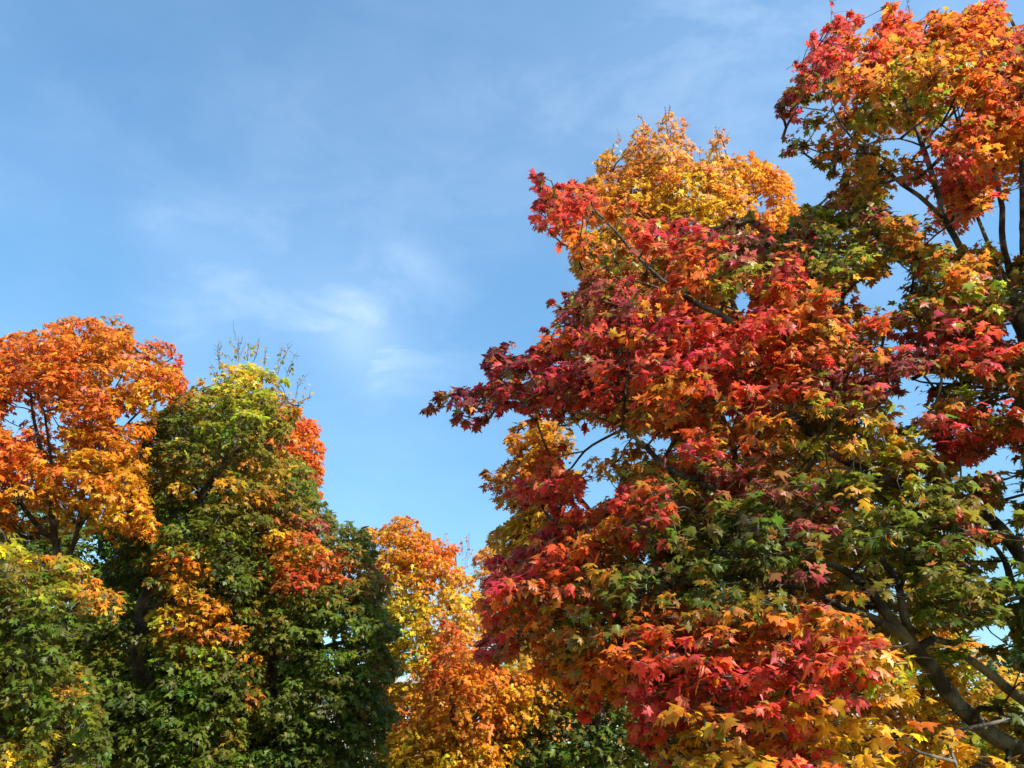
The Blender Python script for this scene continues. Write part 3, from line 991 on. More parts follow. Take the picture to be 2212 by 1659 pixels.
# golden maple in the middle
maple('maple_tree', 'bright yellow and orange maple with a domed top in the middle distance', (gx(940, 28), 28), 28, 2.6,
      [(780, 1138), (800, 1132), (828, 1130), (834, 1116), (852, 1111), (880, 1112), (905, 1120), (918, 1142), (943, 1145), (950, 1162),
       (985, 1172), (1003, 1190), (1008, 1225), (1030, 1262), (1045, 1300), (1060, 1400), (1050, 1600), (1050, 1780), (800, 1780), (800, 1500),
       (770, 1300)],
      [(800, 1145, 20, 'og am gd'), (860, 1130, 25, 'og ro am'), (910, 1150, 25, 'og am'), (960, 1180, 20, 'og ro'), (990, 1215, 22, 'og am ro'),
       (830, 1180, 25, 'am gd ye'), (870, 1190, 18, 'li ye am'), (900, 1200, 22, 'am og'), (850, 1230, 25, 'og am gd'), (940, 1230, 22, 'ro og'),
       (900, 1250, 20, 'gd ye'), (960, 1270, 25, 'gd am ye'), (870, 1270, 20, 'ye li'), (930, 1290, 20, 'am gd'), (990, 1290, 20, 'gd ye li'),
       (1010, 1260, 20, 'tn gd'), (880, 1300, 22, 'ye gd'), (900, 1320, 20, 'li ye'), (990, 1330, 25, 'gd am'), (860, 1340, 25, 'ye li'),
       (930, 1345, 25, 'am gd ye'), (890, 1365, 20, 'ye gd'), (860, 1390, 25, 'ye li'), (1030, 1340, 25, 'gd ye'), (900, 1430, 25, 'li gr ye'),
       (870, 1470, 20, 'ye li'), (960, 1450, 60, 'am gd'), (900, 1600, 100, 'gd am ye')],
      25, 0.15, 'mid', 26, density=1.05, dm=110,
      holes=[(882, 1358, 4, 5), (872, 1472, 10, 5)],
      thin=[(880, 1460, 30, 20, 0.6), (1020, 1180, 20, 60, 0.5)],
      tips=[(1005, 1200, 16, 50, 0.4)],
      skeleton=[trunk_line(940, 28, [(935, 1600, 28, 0.2), (930, 1400, 28, 0.15), (900, 1250, 28, 0.07), (880, 1150, 28, 0.02)], 0.26),
                [(930, 1400, 28, 0.1), (980, 1290, 28, 0.06), (985, 1200, 28, 0.02)]],
      bare=[(1004, 1215, 1012, 1150, 28), (998, 1200, 995, 1160, 28), (1008, 1230, 1016, 1165, 28), (965, 1190, 964, 1150, 28)],
      group=GRP, cover=1.35)

maple('maple_tree', 'golden maple crown squeezed between the domed yellow maple and the red branches', (gx(1090, 31), 31), 31, 2.2,
      [(1012, 1240), (1024, 1200), (1050, 1170), (1090, 1160), (1140, 1180), (1190, 1250), (1200, 1500), (1180, 1780), (1040, 1780),
       (1040, 1400), (1030, 1300)],
      [(1040, 1200, 30, 'og am'), (1080, 1220, 30, 'og am gd'), (1040, 1260, 25, 'tn gd am'), (1080, 1330, 50, 'am gd ol'),
       (1100, 1400, 40, 'li gd'), (1120, 1550, 80, 'am gd ol')],
      25, 0.145, 'mid', 27, density=0.9, dm=80,
      skeleton=[trunk_line(1100, 31, [(1100, 1500, 31, 0.16), (1090, 1350, 31, 0.1), (1070, 1200, 31, 0.02)], 0.2)],
      group=GRP, cover=1.3)

maple('maple_tree', 'lower amber maple with a pointed red orange tip in front of the domed yellow maple', (gx(980, 23), 23), 23, 1.4,
      [(915, 1440), (935, 1400), (938, 1360), (950, 1338), (985, 1340), (1010, 1370), (1050, 1400), (1080, 1440), (1150, 1430), (1220, 1440),
       (1290, 1480), (1270, 1540), (1190, 1560), (1140, 1600), (1120, 1670), (1110, 1780), (800, 1780), (815, 1640), (840, 1590), (838, 1540),
       (850, 1510), (890, 1530)],
      [(960, 1360, 25, 'ro og rd'), (1000, 1370, 20, 'ro og tn'), (945, 1420, 20, 'ro og tn'), (960, 1450, 22, 'rd ro og'), (1020, 1400, 25, 'og bo'),
       (910, 1470, 20, 'og am'), (990, 1460, 25, 'og am'), (1050, 1450, 30, 'ro og am'), (1100, 1460, 30, 'og am gd'), (1180, 1460, 30, 'am gd og'),
       (1240, 1490, 30, 'gd am'), (960, 1500, 25, 'am og ro'), (1010, 1510, 25, 'am og'), (930, 1530, 22, 'ro am'), (860, 1540, 20, 'ro og am'),
       (1050, 1530, 25, 'am og'), (1120, 1530, 30, 'am gd am'), (1180, 1530, 25, 'gd am am'), (860, 1580, 22, 'og am gd'), (850, 1620, 22, 'gd am ye'),
       (900, 1560, 22, 'am og'), (960, 1560, 25, 'am gd'), (1030, 1580, 25, 'am og'), (900, 1640, 25, 'ye gd'), (870, 1645, 20, 'ye gd'),
       (960, 1620, 30, 'gd am ye'), (1040, 1630, 30, 'am gd'), (1000, 1660, 25, 'gd li'), (1080, 1650, 25, 'am gd')],
      28, 0.145, 'mid', 28, density=1.0, dm=100,
      holes=[(880, 1475, 10, 5)],
      thin=[(1000, 1545, 25, 12, 0.6), (1180, 1500, 60, 40, 0.65)],
      skeleton=[trunk_line(980, 23, [(980, 1600, 23, 0.12), (975, 1480, 23, 0.08), (965, 1360, 23, 0.02)], 0.18),
                [(980, 1600, 23, 0.08), (1060, 1520, 23, 0.05), (1180, 1470, 23, 0.02)]],
      group=GRP, cover=1.3)

# golden maple behind the red one
maple('maple_tree', 'tall golden orange maple with a sparse dry top behind the red maple', (gx(1560, 13.5), 13.5), 13.8, 2.0,
      [(1231, 400), (1262, 392), (1285, 375), (1283, 350), (1300, 332), (1318, 312), (1330, 296), (1348, 330), (1358, 312), (1368, 282), (1398, 254),
       (1417, 279), (1414, 252), (1440, 236), (1477, 250), (1482, 286), (1500, 312), (1522, 330), (1532, 299), (1552, 279), (1574, 306),
       (1570, 345), (1590, 336), (1607, 326), (1630, 340), (1668, 344), (1707, 384), (1714, 419), (1731, 455), (1726, 500), (1740, 560),
       (1800, 700), (1850, 860), (1850, 1050), (1830, 1300), (1800, 1500), (1780, 1780), (1420, 1780), (1400, 1500), (1300, 1420), (1180, 1330),
       (1120, 1260), (1060, 1190), (1045, 1165), (1070, 1140), (1100, 1120), (1075, 1100), (1034, 1052), (1040, 1018), (1062, 1002),
       (1105, 988), (1088, 948), (1100, 925), (1135, 905), (1200, 880), (1260, 850), (1270, 700), (1250, 600), (1226, 576), (1222, 535),
       (1240, 490), (1250, 430)],
      [(1440, 270, 40, 'tn tn am'), (1390, 290, 30, 'tn og am'), (1330, 330, 30, 'tn am'), (1550, 310, 35, 'tn am bo'), (1320, 370, 40, 'am bo og'),
       (1450, 330, 45, 'am bo tn'), (1400, 380, 45, 'am bo'), (1500, 380, 40, 'am tn bo'), (1620, 360, 40, 'am og'), (1680, 400, 35, 'am og'),
       (1570, 400, 35, 'am bo'), (1640, 430, 40, 'am og'), (1480, 430, 40, 'am gd ye'), (1520, 460, 30, 'ye gd'), (1560, 460, 25, 'gd ye'),
       (1690, 480, 40, 'og am'), (1280, 400, 40, 'am bo'), (1240, 540, 40, 'am gd'), (1400, 450, 50, 'am gd'), (1300, 550, 40, 'am gd'),
       (1650, 480, 40, 'og am'), (1400, 650, 80, 'gd am ol'), (1600, 650, 90, 'gd am ol'), (1130, 940, 40, 'am bo'), (1090, 1020, 40, 'am og bo'),
       (1180, 960, 35, 'am gd'), (1060, 1050, 35, 'am bo'), (1200, 1010, 30, 'gd am'), (1330, 1000, 50, 'am gd bo'), (1300, 1050, 40, 'am ol'),
       (1240, 1070, 30, 'gd ol gr'), (1100, 1150, 40, 'gd am'), (1360, 1080, 50, 'am bo ol'), (1450, 900, 60, 'am ol gd'), (1430, 1000, 50, 'ol gr am'),
       (1600, 900, 80, 'og am bo'), (1700, 950, 80, 'og am bo'), (1650, 1080, 100, 'am gd ol'), (1250, 1200, 60, 'am gd ol'),
       (1400, 1300, 80, 'ol am gr'), (1650, 1300, 120, 'gd ol am'), (1600, 1550, 120, 'gd ye am')],
      34, 0.115, 'mid', 29, density=1.4, dm=130, edge_pad=0.4, min_r=0.28,
      holes=[(1290, 955, 45, 34), (1235, 1010, 14, 10), (1422, 955, 30, 18), (1258, 492, 14, 14), (1316, 1053, 18, 16), (1608, 650, 26, 26),
             (1647, 452, 10, 10), (1505, 340, 12, 12), (1240, 1110, 14, 14), (1235, 860, 40, 30), (1500, 500, 6, 6), (1345, 350, 10, 10),
             (1265, 1055, 12, 26), (1200, 735, 30, 12), (1370, 980, 14, 8)],
      thin=[(1440, 290, 60, 50, 0.8), (1550, 300, 40, 40, 0.7), (1500, 370, 30, 50, 0.8), (1300, 1060, 70, 60, 0.6),
            (1600, 460, 60, 40, 0.8), (1250, 900, 80, 40, 0.5), (1420, 950, 50, 25, 0.5)],
      tips=[(1440, 280, 80, 40, 0.8), (1550, 300, 35, 30, 0.7)],
      clear=[((1565, 913), (1585, 985), 8), ((1648, 903), (1640, 980), 10), ((1260, 1100), (1310, 1160), 6)],
      skeleton=[trunk_line(1580, 13.8, [(1600, 1500, 13.8, 0.17), (1630, 1150, 13.6, 0.12), (1641, 970, 13.2, 0.09), (1650, 890, 13.2, 0.08), (1600, 700, 13.8, 0.06),
                                        (1520, 520, 13.8, 0.045), (1455, 400, 13.8, 0.03), (1438, 250, 13.8, 0.008)], 0.24),
                [(1650, 890, 13.2, 0.05), (1690, 760, 13.6, 0.05), (1660, 560, 13.8, 0.035), (1600, 430, 13.8, 0.025), (1556, 290, 13.8, 0.006)],
                [(1610, 1150, 13.6, 0.08), (1587, 985, 13.2, 0.055), (1565, 913, 13.2, 0.05), (1480, 720, 13.6, 0.04), (1400, 540, 13.8, 0.03), (1395, 400, 13.8, 0.02), (1385, 280, 13.8, 0.006)],
                [(1600, 1400, 13.8, 0.1), (1450, 1280, 13.8, 0.07), (1320, 1160, 13.8, 0.05), (1255, 1080, 13.8, 0.035), (1180, 1000, 13.8, 0.02), (1120, 960, 13.8, 0.008)],
                [(1450, 1280, 13.8, 0.05), (1300, 1180, 13.9, 0.035), (1150, 1100, 13.9, 0.02), (1060, 1050, 13.9, 0.008)],
                [(1400, 540, 13.8, 0.03), (1330, 430, 13.8, 0.02), (1325, 310, 13.8, 0.006)]],
      bare=[(1438, 262, 1434, 228, 13.8), (1443, 262, 1446, 230, 13.8), (1398, 280, 1378, 245, 13.8), (1552, 300, 1547, 265, 13.8), (1572, 310, 1577, 285, 13.8),
            (1335, 310, 1336, 288, 13.8), (1512, 340, 1513, 318, 13.8), (1560, 300, 1560, 276, 13.8)],
      bark=BARK_GREY, group=GRP, cover=1.15, twig_r=0.0065)

# yellow maples low at the right
maple('maple_tree', 'bright yellow maple low on the right behind the thick dark limb', (gx(1900, 12), 12), 12, 2.0,
      [(1640, 1150), (1700, 1010), (1780, 960), (1880, 920), (1960, 980), (2010, 1080), (2040, 1200), (2060, 1330), (2090, 1360), (2140, 1395), (2180, 1430), (2230, 1470), (2330, 1500), (2420, 1600),
       (2440, 1780), (1500, 1780), (1540, 1600), (1640, 1440), (1700, 1360)],
      [(1900, 1340, 50, 'li gd ye'), (1850, 980, 60, 'li gd am'), (1950, 1080, 60, 'li ye gr'), (1780, 1100, 60, 'gd li am'), (1900, 1200, 60, 'li gd'), (2000, 1350, 40, 'gd li am'), (2080, 1390, 40, 'am gd'), (2130, 1420, 30, 'gd am'), (1880, 1420, 40, 'li gd'),
       (2080, 1450, 40, 'gd am'), (2150, 1470, 30, 'am gd'), (2180, 1480, 20, 'bo am gr'), (1900, 1500, 50, 'gd am'), (2080, 1540, 40, 'li gr li'),
       (2180, 1560, 40, 'gd li gr'), (2000, 1580, 50, 'gd ye am'), (2130, 1630, 50, 'gr li gd'), (1800, 1580, 60, 'gd am'), (1650, 1600, 60, 'gd ye am'),
       (1800, 1450, 60, 'gd am'), (2300, 1600, 80, 'gr li gd')],
      44, 0.12, 'mid', 30, density=0.85, dm=120,
      skeleton=[trunk_line(1950, 12, [(1940, 1640, 12, 0.1), (1920, 1500, 12, 0.08), (1930, 1380, 12, 0.06), (1880, 1180, 12, 0.03), (1870, 1020, 12, 0.01)], 0.15),
                [(1940, 1640, 12, 0.06), (2050, 1540, 12, 0.04), (2110, 1420, 12, 0.015)],
                [(1940, 1640, 12, 0.06), (1800, 1560, 12, 0.04), (1700, 1480, 12, 0.015)]],
      group=GRP, cover=1.2)


# ------------------------------------------------------------------ the big red maple on the right
def near_Y(u, v):
    u = np.asarray(u, float)
    v = np.asarray(v, float)
    a = np.array([(950, 880, 8.0), (1200, 400, 7.6), (1400, 700, 7.6), (1100, 1400, 7.8), (1150, 1060, 7.8), (1500, 1500, 6.9), (1800, 1450, 6.7),
                  (1700, 1000, 7.4), (2200, 1400, 7.6), (2100, 900, 7.8), (1900, 500, 8.0), (1900, 80, 7.4), (2300, 100, 7.8), (1650, 1700, 6.9)])
    w = 1.0 / (((u[..., None] - a[:, 0]) ** 2 + (v[..., None] - a[:, 1]) ** 2) + 6000.0) ** 1.2
    return (w * a[:, 2]).sum(-1) / w.sum(-1)


R_POLY = [(911, 900), (911, 880), (945, 843), (991, 833), (1055, 816), (1038, 773), (1058, 740), (1098, 736), (1115, 766), (1140, 746), (1164, 736),
          (1155, 716), (1187, 692), (1180, 669), (1195, 636), (1240, 626), (1254, 586), (1230, 540), (1195, 529), (1177, 512), (1147, 502), (1144, 456),
          (1160, 425), (1132, 425), (1130, 392), (1140, 370), (1164, 366), (1207, 386), (1237, 382), (1297, 406), (1330, 412), (1370, 430),
          (1400, 450), (1440, 468), (1500, 458), (1545, 488), (1570, 478), (1580, 448), (1597, 438), (1617, 434), (1640, 470), (1670, 500), (1700, 495),
          (1712, 460), (1727, 449), (1751, 431), (1775, 440), (1785, 417), (1791, 377), (1751, 377), (1740, 350), (1718, 357), (1671, 337), (1688, 300), (1705, 272),
          (1675, 260), (1668, 227), (1701, 187), (1708, 150), (1731, 133), (1738, 100), (1741, 70), (1768, 58), (1795, 33), (1845, 10), (1866, 43),
          (1865, 63), (1888, 50), (1905, 5), (1926, -6), (1950, 0), (1968, 40), (1995, 30), (2025, 8), (2058, 20), (2100, 10), (2108, -7), (2140, -16), (2171, -3),
          (2186, 50), (2215, 52), (2320, 30), (2420, 100), (2480, 500), (2480, 1100), (2440, 1800), (1440, 1800), (1420, 1640), (1387, 1636), (1360, 1590),
          (1352, 1530), (1320, 1520), (1257, 1560), (1226, 1510), (1204, 1490), (1170, 1502), (1154, 1440), (1150, 1406), (1100, 1426), (1067, 1458),
          (1020, 1458), (1008, 1428), (1027, 1397), (1054, 1359), (1028, 1330), (1030, 1296), (1046, 1240), (1064, 1203), (1090, 1186), (1124, 1176),
          (1160, 1130), (1200, 1123), (1180, 1105), (1111, 1096), (1083, 1068), (1110, 1020), (1155, 996), (1178, 965), (1231, 950), (1260, 925),
          (1240, 905), (1188, 926), (1131, 906), (1108, 880), (1091, 903), (1048, 918), (1045, 938), (991, 928), (965, 902)]
R_COL = [(1830, 55, 35, 'cr rd'), (1930, 30, 40, 'cr rd ro'), (1760, 110, 35, 'cr rd'), (1740, 180, 30, 'mr ro gr'), (1690, 240, 30, 'mr cr'), (1710, 320, 30, 'mr dc gr'), (1760, 260, 35, 'gr dg ol'), (1690, 310, 20, 'mr'), (1770, 330, 30, 'gr dg ol'), (1850, 120, 35, 'ro og cr'), (1940, 90, 35, 'ro og cr'), (2030, 50, 40, 'ro og'), (2110, 40, 40, 'ro og rd'), (2185, 90, 35, 'mr cr ro'), (2050, 140, 40, 'og am ro'), (1970, 150, 35, 'og ol am'), (2130, 170, 35, 'ro og'), (2205, 190, 30, 'gr ol mr'), (1870, 190, 35, 'og am ol cr'), (1940, 210, 35, 'am li ol'), (1850, 260, 35, 'bo am ol'), (2030, 220, 40, 'ol am li'), (2120, 250, 35, 'cr ro og'), (2180, 270, 35, 'ro og'), (2090, 330, 35, 'cr ro'), (2050, 365, 30, 'cr rd'), (2140, 380, 35, 'og am ro'), (2190, 330, 30, 'og am'), (2150, 450, 35, 'am gd ro'), (2060, 440, 25, 'cr ro'), (1820, 370, 30, 'bo ol ro'), (1850, 420, 35, 'ol am'), (1880, 340, 25, 'ol gr'), (1800, 420, 25, 'mr dc'), (1850, 480, 35, 'ol li dc'), (1920, 530, 40, 'gr ol bo'), (1760, 480, 30, 'ol li gr'), (1700, 480, 28, 'mr ol'), (1990, 540, 35, 'bo ro ol'), (2060, 590, 35, 'li am ro'), (2110, 620, 30, 'li dc am'), (2150, 660, 30, 'gr li'), (1155, 380, 22, 'mr cr'), (1150, 440, 30, 'cr mr'), (1170, 490, 28, 'cr rd'), (1230, 405, 28, 'rd cr'), (1225, 470, 30, 'ro rd'), (1290, 420, 28, 'rd ro'), (1310, 465, 28, 'og ro am'), (1360, 445, 28, 'rd ro og'), (1420, 480, 30, 'rd cr ro'), (1500, 485, 30, 'rd cr'), (1520, 530, 25, 'ro rd'), (1420, 530, 30, 'ro cr'), (1330, 530, 30, 'og am ro'), (1260, 560, 30, 'ro og'), (1555, 490, 22, 'mr cr'), (1600, 460, 28, 'mr ol'), (1620, 520, 35, 'dc ol mr'), (1670, 560, 35, 'dc cr ol'), (1600, 600, 30, 'ol li'), (1460, 590, 28, 'bo ol'), (1350, 590, 30, 'ol bo'), (1470, 610, 22, 'rd ro'), (1290, 605, 30, 'dg ol bo'), (1500, 640, 24, 'ro am'), (1710, 605, 26, 'cr rd'), (1680, 645, 28, 'ro am'), (1780, 550, 35, 'gr ol'), (1850, 590, 40, 'ol gr li'), (1950, 620, 40, 'gr ol'), (1200, 665, 28, 'mr cr'), (1270, 635, 28, 'mr dc'), (1330, 680, 35, 'mr cr'), (1230, 700, 25, 'ro ol'), (1375, 705, 25, 'mr cr'), (1300, 740, 30, 'cr ro'), (1185, 710, 20, 'rd cr'), (1195, 750, 20, 'ro rd og'), (1250, 745, 25, 'ro ol ro'), (1070, 760, 25, 'mr'), (1110, 800, 25, 'mr mr cr'), (1175, 790, 25, 'mr cr'), (1230, 805, 30, 'mr cr'), (1290, 800, 30, 'cr mr'), (950, 870, 30, 'mr'), (1000, 860, 28, 'mr mr bo'), (1035, 905, 28, 'mr cr'), (1090, 850, 28, 'mr cr'), (1150, 860, 28, 'mr cr'), (1220, 875, 30, 'cr mr'), (1350, 760, 30, 'ro cr'), (1410, 725, 28, 'am ro'), (1330, 850, 30, 'cr rd'), (1400, 810, 35, 'rd ro cr'), (1445, 745, 25, 'cr mr'), (1500, 700, 28, 'cr rd'), (1560, 700, 30, 'ro cr'), (1460, 860, 30, 'og am ro'), (1400, 880, 30, 'ol am bo'), (1550, 780, 35, 'cr rd ro'), (1600, 740, 30, 'cr ro og'), (1640, 690, 28, 'cr rd'), (1560, 850, 28, 'cr rd'), (1640, 830, 35, 'cr rd'), (1700, 850, 22, 'rd cr'), (1680, 780, 25, 'og ro'), (1750, 765, 28, 'og ro rd'), (1750, 690, 30, 'ro bo'), (1800, 655, 26, 'og ro am'), (1810, 710, 28, 'dc ro ol'), (1860, 710, 28, 'ro cr ol'), (1900, 735, 25, 'cr ro'), (1870, 770, 30, 'am ol bo'), (1820, 830, 35, 'dc ol mr'), (1900, 830, 32, 'dc mr'), (1950, 735, 25, 'cr rd'), (2000, 750, 28, 'dc cr'), (2070, 710, 28, 'cr rd'), (2120, 740, 28, 'cr rd ro'), (2150, 790, 28, 'dc cr'), (2200, 760, 26, 'bo ro'), (2000, 790, 26, 'dc cr ol'), (2070, 830, 30, 'li gd ol'), (2150, 840, 30, 'ol gr am'), (1990, 850, 28, 'gr dg'), (2060, 920, 28, 'rd cr'), (2140, 920, 28, 'rd ro'), (2195, 915, 26, 'rd'), (2060, 960, 25, 'cr rd'), (1990, 900, 25, 'dc mr'), (1215, 965, 25, 'bo ro rd'), (1160, 1015, 25, 'ro rd'), (1115, 1050, 22, 'cr rd'), (1150, 1080, 22, 'cr'), (1220, 1030, 25, 'rd ro'), (1480, 945, 26, 'rd cr'), (1520, 965, 26, 'rd ro og'), (1460, 990, 22, 'am'), (1550, 900, 25, 'am bo'), (1780, 900, 35, 'gr ol am ol'), (1850, 940, 35, 'li am ol'), (1900, 970, 30, 'gd ol'), (1830, 1000, 30, 'am ol'), (1750, 1000, 35, 'gr li ol'), (1700, 950, 30, 'bo am'), (1640, 1000, 26, 'ro bo'), (1610, 1050, 28, 'ol dc'), (1560, 1070, 22, 'dc cr'), (1500, 1080, 30, 'gr ol'), (1700, 1095, 28, 'dc pg ol'), (1780, 1110, 28, 'dc cr pg'), (1600, 1130, 35, 'gr dg pg'), (1520, 1150, 35, 'gr ol'), (1650, 1160, 35, 'gr dg'), (1850, 1070, 35, 'gr ol li ol'), (1900, 1085, 28, 'li gr ol'), (1950, 1030, 28, 'li am'), (2000, 1080, 30, 'gr ol ol'), (1930, 1150, 35, 'gr gr ol'), (2050, 1100, 28, 'ol gr ol'), (2120, 1070, 28, 'dc ol'), (2190, 1000, 25, 'ro bo'), (2100, 1150, 28, 'dc ol cr'), (1850, 1180, 35, 'gr gr ol ol'), (2000, 1230, 40, 'gr gr ol'), (1750, 1220, 35, 'gr pg gr ol'), (1425, 1120, 25, 'ro cr'), (1385, 1165, 22, 'rd'), (1200, 1140, 22, 'cr rd'), (1145, 1165, 22, 'cr'), (1095, 1205, 24, 'cr cr'), (1250, 1165, 26, 'ro rd'), (1300, 1180, 24, 'og bo'), (1065, 1250, 22, 'cr cr'), (1150, 1230, 26, 'ro bo cr'), (1220, 1230, 26, 'rd ro'), (1300, 1250, 26, 'og ol bo'), (1055, 1310, 22, 'cr cr'), (1100, 1330, 25, 'ro bo cr'), (1180, 1290, 28, 'ro bo'), (1250, 1300, 28, 'ol bo'), (1080, 1390, 22, 'cr'), (1035, 1430, 24, 'cr cr'), (1140, 1380, 25, 'ro bo'), (1200, 1350, 26, 'bo ol'), (1250, 1400, 26, 'gr ol'), (1190, 1430, 24, 'ro am'), (1220, 1470, 22, 'og ro'), (1350, 1330, 35, 'gr ol'), (1400, 1250, 35, 'dg gr pg'), (1330, 1400, 28, 'ro og'), (1300, 1430, 26, 'og am'), (1310, 1490, 24, 'ro og'), (1270, 1530, 22, 'rd ro'), (1400, 1400, 28, 'rd cr'), (1400, 1350, 25, 'og bo'), (1480, 1330, 30, 'ro am bo'), (1400, 1460, 28, 'cr'), (1450, 1420, 28, 'ro rd'), (1500, 1450, 28, 'cr rd'), (1560, 1390, 28, 'ro bo'), (1620, 1370, 28, 'og bo am'), (1550, 1450, 25, 'cr rd'), (1420, 1520, 25, 'cr cr'), (1500, 1520, 26, 'ro cr cr'), (1430, 1600, 26, 'cr rd'), (1560, 1510, 26, 'cr cr ro'), (1640, 1450, 26, 'rd cr'), (1700, 1440, 24, 'cr'), (1760, 1420, 25, 'cr ro'), (1650, 1500, 26, 'rd cr'), (1720, 1480, 26, 'cr ro'), (1820, 1430, 26, 'cr rd'), (1850, 1460, 22, 'rd am'), (1700, 1370, 28, 'am bo ro'), (1800, 1340, 28, 'am og'), (1600, 1330, 28, 'am ol'), (1500, 1280, 28, 'ol gr'), (1600, 1270, 32, 'gr dg'), (1700, 1260, 28, 'ol pg gr'), (1770, 1290, 20, 'pg dc'), (1560, 1570, 30, 'am bo'), (1650, 1560, 30, 'am rd'), (1700, 1600, 24, 'ro rd'), (1750, 1650, 26, 'cr rd'), (1500, 1600, 30, 'gd am'), (1450, 1650, 28, 'gd gr'), (1600, 1630, 32, 'ol gd am'), (1800, 1530, 32, 'gd cr'), (1900, 1500, 30, 'gd li'), (1850, 1600, 35, 'gd gd'), (1950, 1560, 28, 'ro gd'), (2000, 1610, 32, 'gd gd'), (2100, 1640, 35, 'gd gd og'), (1780, 1600, 28, 'gd'), (1950, 1400, 26, 'li gd'), (2050, 1300, 35, 'gr gr ol'), (2120, 1350, 30, 'gr gr ol'), (2100, 1250, 30, 'gr gr ol'), (1900, 1290, 35, 'gr ol ol'), (1980, 1270, 30, 'gr gr ol'), (2160, 1100, 32, 'gr gr ol'), (2190, 1190, 32, 'gr gr ol'), (2060, 1500, 28, 'gd li'), (2200, 640, 30, 'gr li'), (2350, 400, 100, 'og ro am'), (2350, 900, 120, 'dc gr ol ol'), (2350, 1400, 120, 'gr dg ol')]
R_HOLES = [(1295, 955, 48, 26), (1240, 1000, 26, 14), (1420, 955, 26, 12), (1950, 312, 42, 18), (1958, 440, 44, 30), (2028, 517, 14, 12), (2192, 515, 16, 30), (2071, 243, 14, 14), (1608, 650, 14, 20), (1898, 640, 36, 24), (1941, 582, 18, 12), (2185, 726, 16, 12), (1941, 868, 20, 7), (1958, 895, 13, 9), (1995, 952, 8, 10), (2155, 873, 11, 7), (2168, 970, 13, 6), (2081, 1020, 8, 12), (2191, 1073, 12, 12), (2151, 1003, 8, 6), (2168, 1133, 17, 12), (2121, 1240, 8, 24), (2160, 1365, 13, 20), (2200, 1310, 6, 12), (2108, 1200, 8, 8), (1300, 1050, 30, 40), (1620, 1760, 5, 5), (1385, 1010, 20, 14), (2195, 1000, 8, 6), (1650, 420, 20, 20), (2150, 1460, 18, 6), (1790, 250, 6, 6), (1760, 300, 8, 8), (1740, 240, 6, 6), (1790, 290, 6, 6), (2195, 420, 12, 25), (2110, 500, 20, 25), (1340, 500, 8, 10), (1270, 490, 8, 10), (1705, 1165, 4, 4), (1360, 1205, 10, 8), (1415, 1190, 10, 8)]
R_THIN = [(1300, 980, 100, 60, 0.25), (1400, 960, 70, 40, 0.35), (2150, 1300, 90, 180, 0.75), (1950, 330, 80, 40, 0.55), (1960, 440, 80, 60, 0.49), (2130, 500, 90, 70, 0.45), (2000, 900, 120, 110, 0.8), (1900, 620, 80, 50, 0.55), (1760, 300, 70, 70, 0.62), (1640, 930, 110, 80, 0.4), (2080, 1440, 150, 90, 0.35), (1960, 1580, 200, 90, 0.45), (1380, 560, 120, 50, 0.69), (1300, 1340, 110, 60, 0.6), (2150, 1060, 80, 90, 0.75), (1700, 1560, 300, 90, 0.6), (1230, 720, 60, 40, 0.6), (1250, 1150, 40, 60, 0.69), (1800, 980, 110, 80, 0.6), (1380, 1250, 80, 60, 0.69), (1900, 250, 220, 200, 0.8), (2050, 700, 200, 120, 0.8), (1990, 1620, 240, 110, 0.4), (2160, 1460, 110, 90, 0.3), (1870, 1080, 220, 170, 0.6)]


def S(a, b, w=9):
    return (a, b, w)


R_CLEAR = [S((2300, 1680), (2130, 1580), 30), S((2130, 1580), (2010, 1440), 26), S((2010, 1440), (1950, 1370), 22), S((1950, 1370), (1850, 1320), 10),
           S((1850, 1320), (1790, 1300), 6), S((1950, 1370), (1840, 1240), 12), S((1840, 1240), (1795, 1215), 8), S((1965, 1380), (1935, 1250), 12),
           S((1935, 1250), (1912, 1215), 8), S((2240, 1520), (2100, 1425), 16), S((2040, 1385), (1990, 1380), 10),
           S((1530, 1050), (1380, 950), 12), S((1380, 950), (1215, 888), 8), S((1345, 925), (1360, 760), 4), S((1340, 935), (1240, 1010), 8),
           S((1580, 690), (1480, 640), 8), S((1330, 500), (1290, 460), 4), S((1440, 600), (1340, 510), 7), S((1708, 886), (1751, 936), 9),
           S((2075, 533), (2005, 350), 10), S((2005, 350), (1955, 217), 9), S((2165, 533), (2151, 383), 10), S((2178, 570), (2208, 720), 14),
           S((2208, 333), (2212, 560), 10), S((1908, 363), (2025, 453), 9), S((1791, 183), (1828, 283), 5), S((1950, 1040), (1858, 1010), 4),
           S((1991, 305), (2060, 240), 6), S((2141, 1126), (2212, 1206), 8), S((2171, 1213), (2200, 1280), 7), S((1850, 140), (1790, 90), 4),
           S((1640, 1270), (1740, 1270), 5), S((1930, 820), (2060, 830), 4), S((1880, 745), (1960, 715), 4), S((1430, 610), (1330, 600), 4)]
YL = 7.9
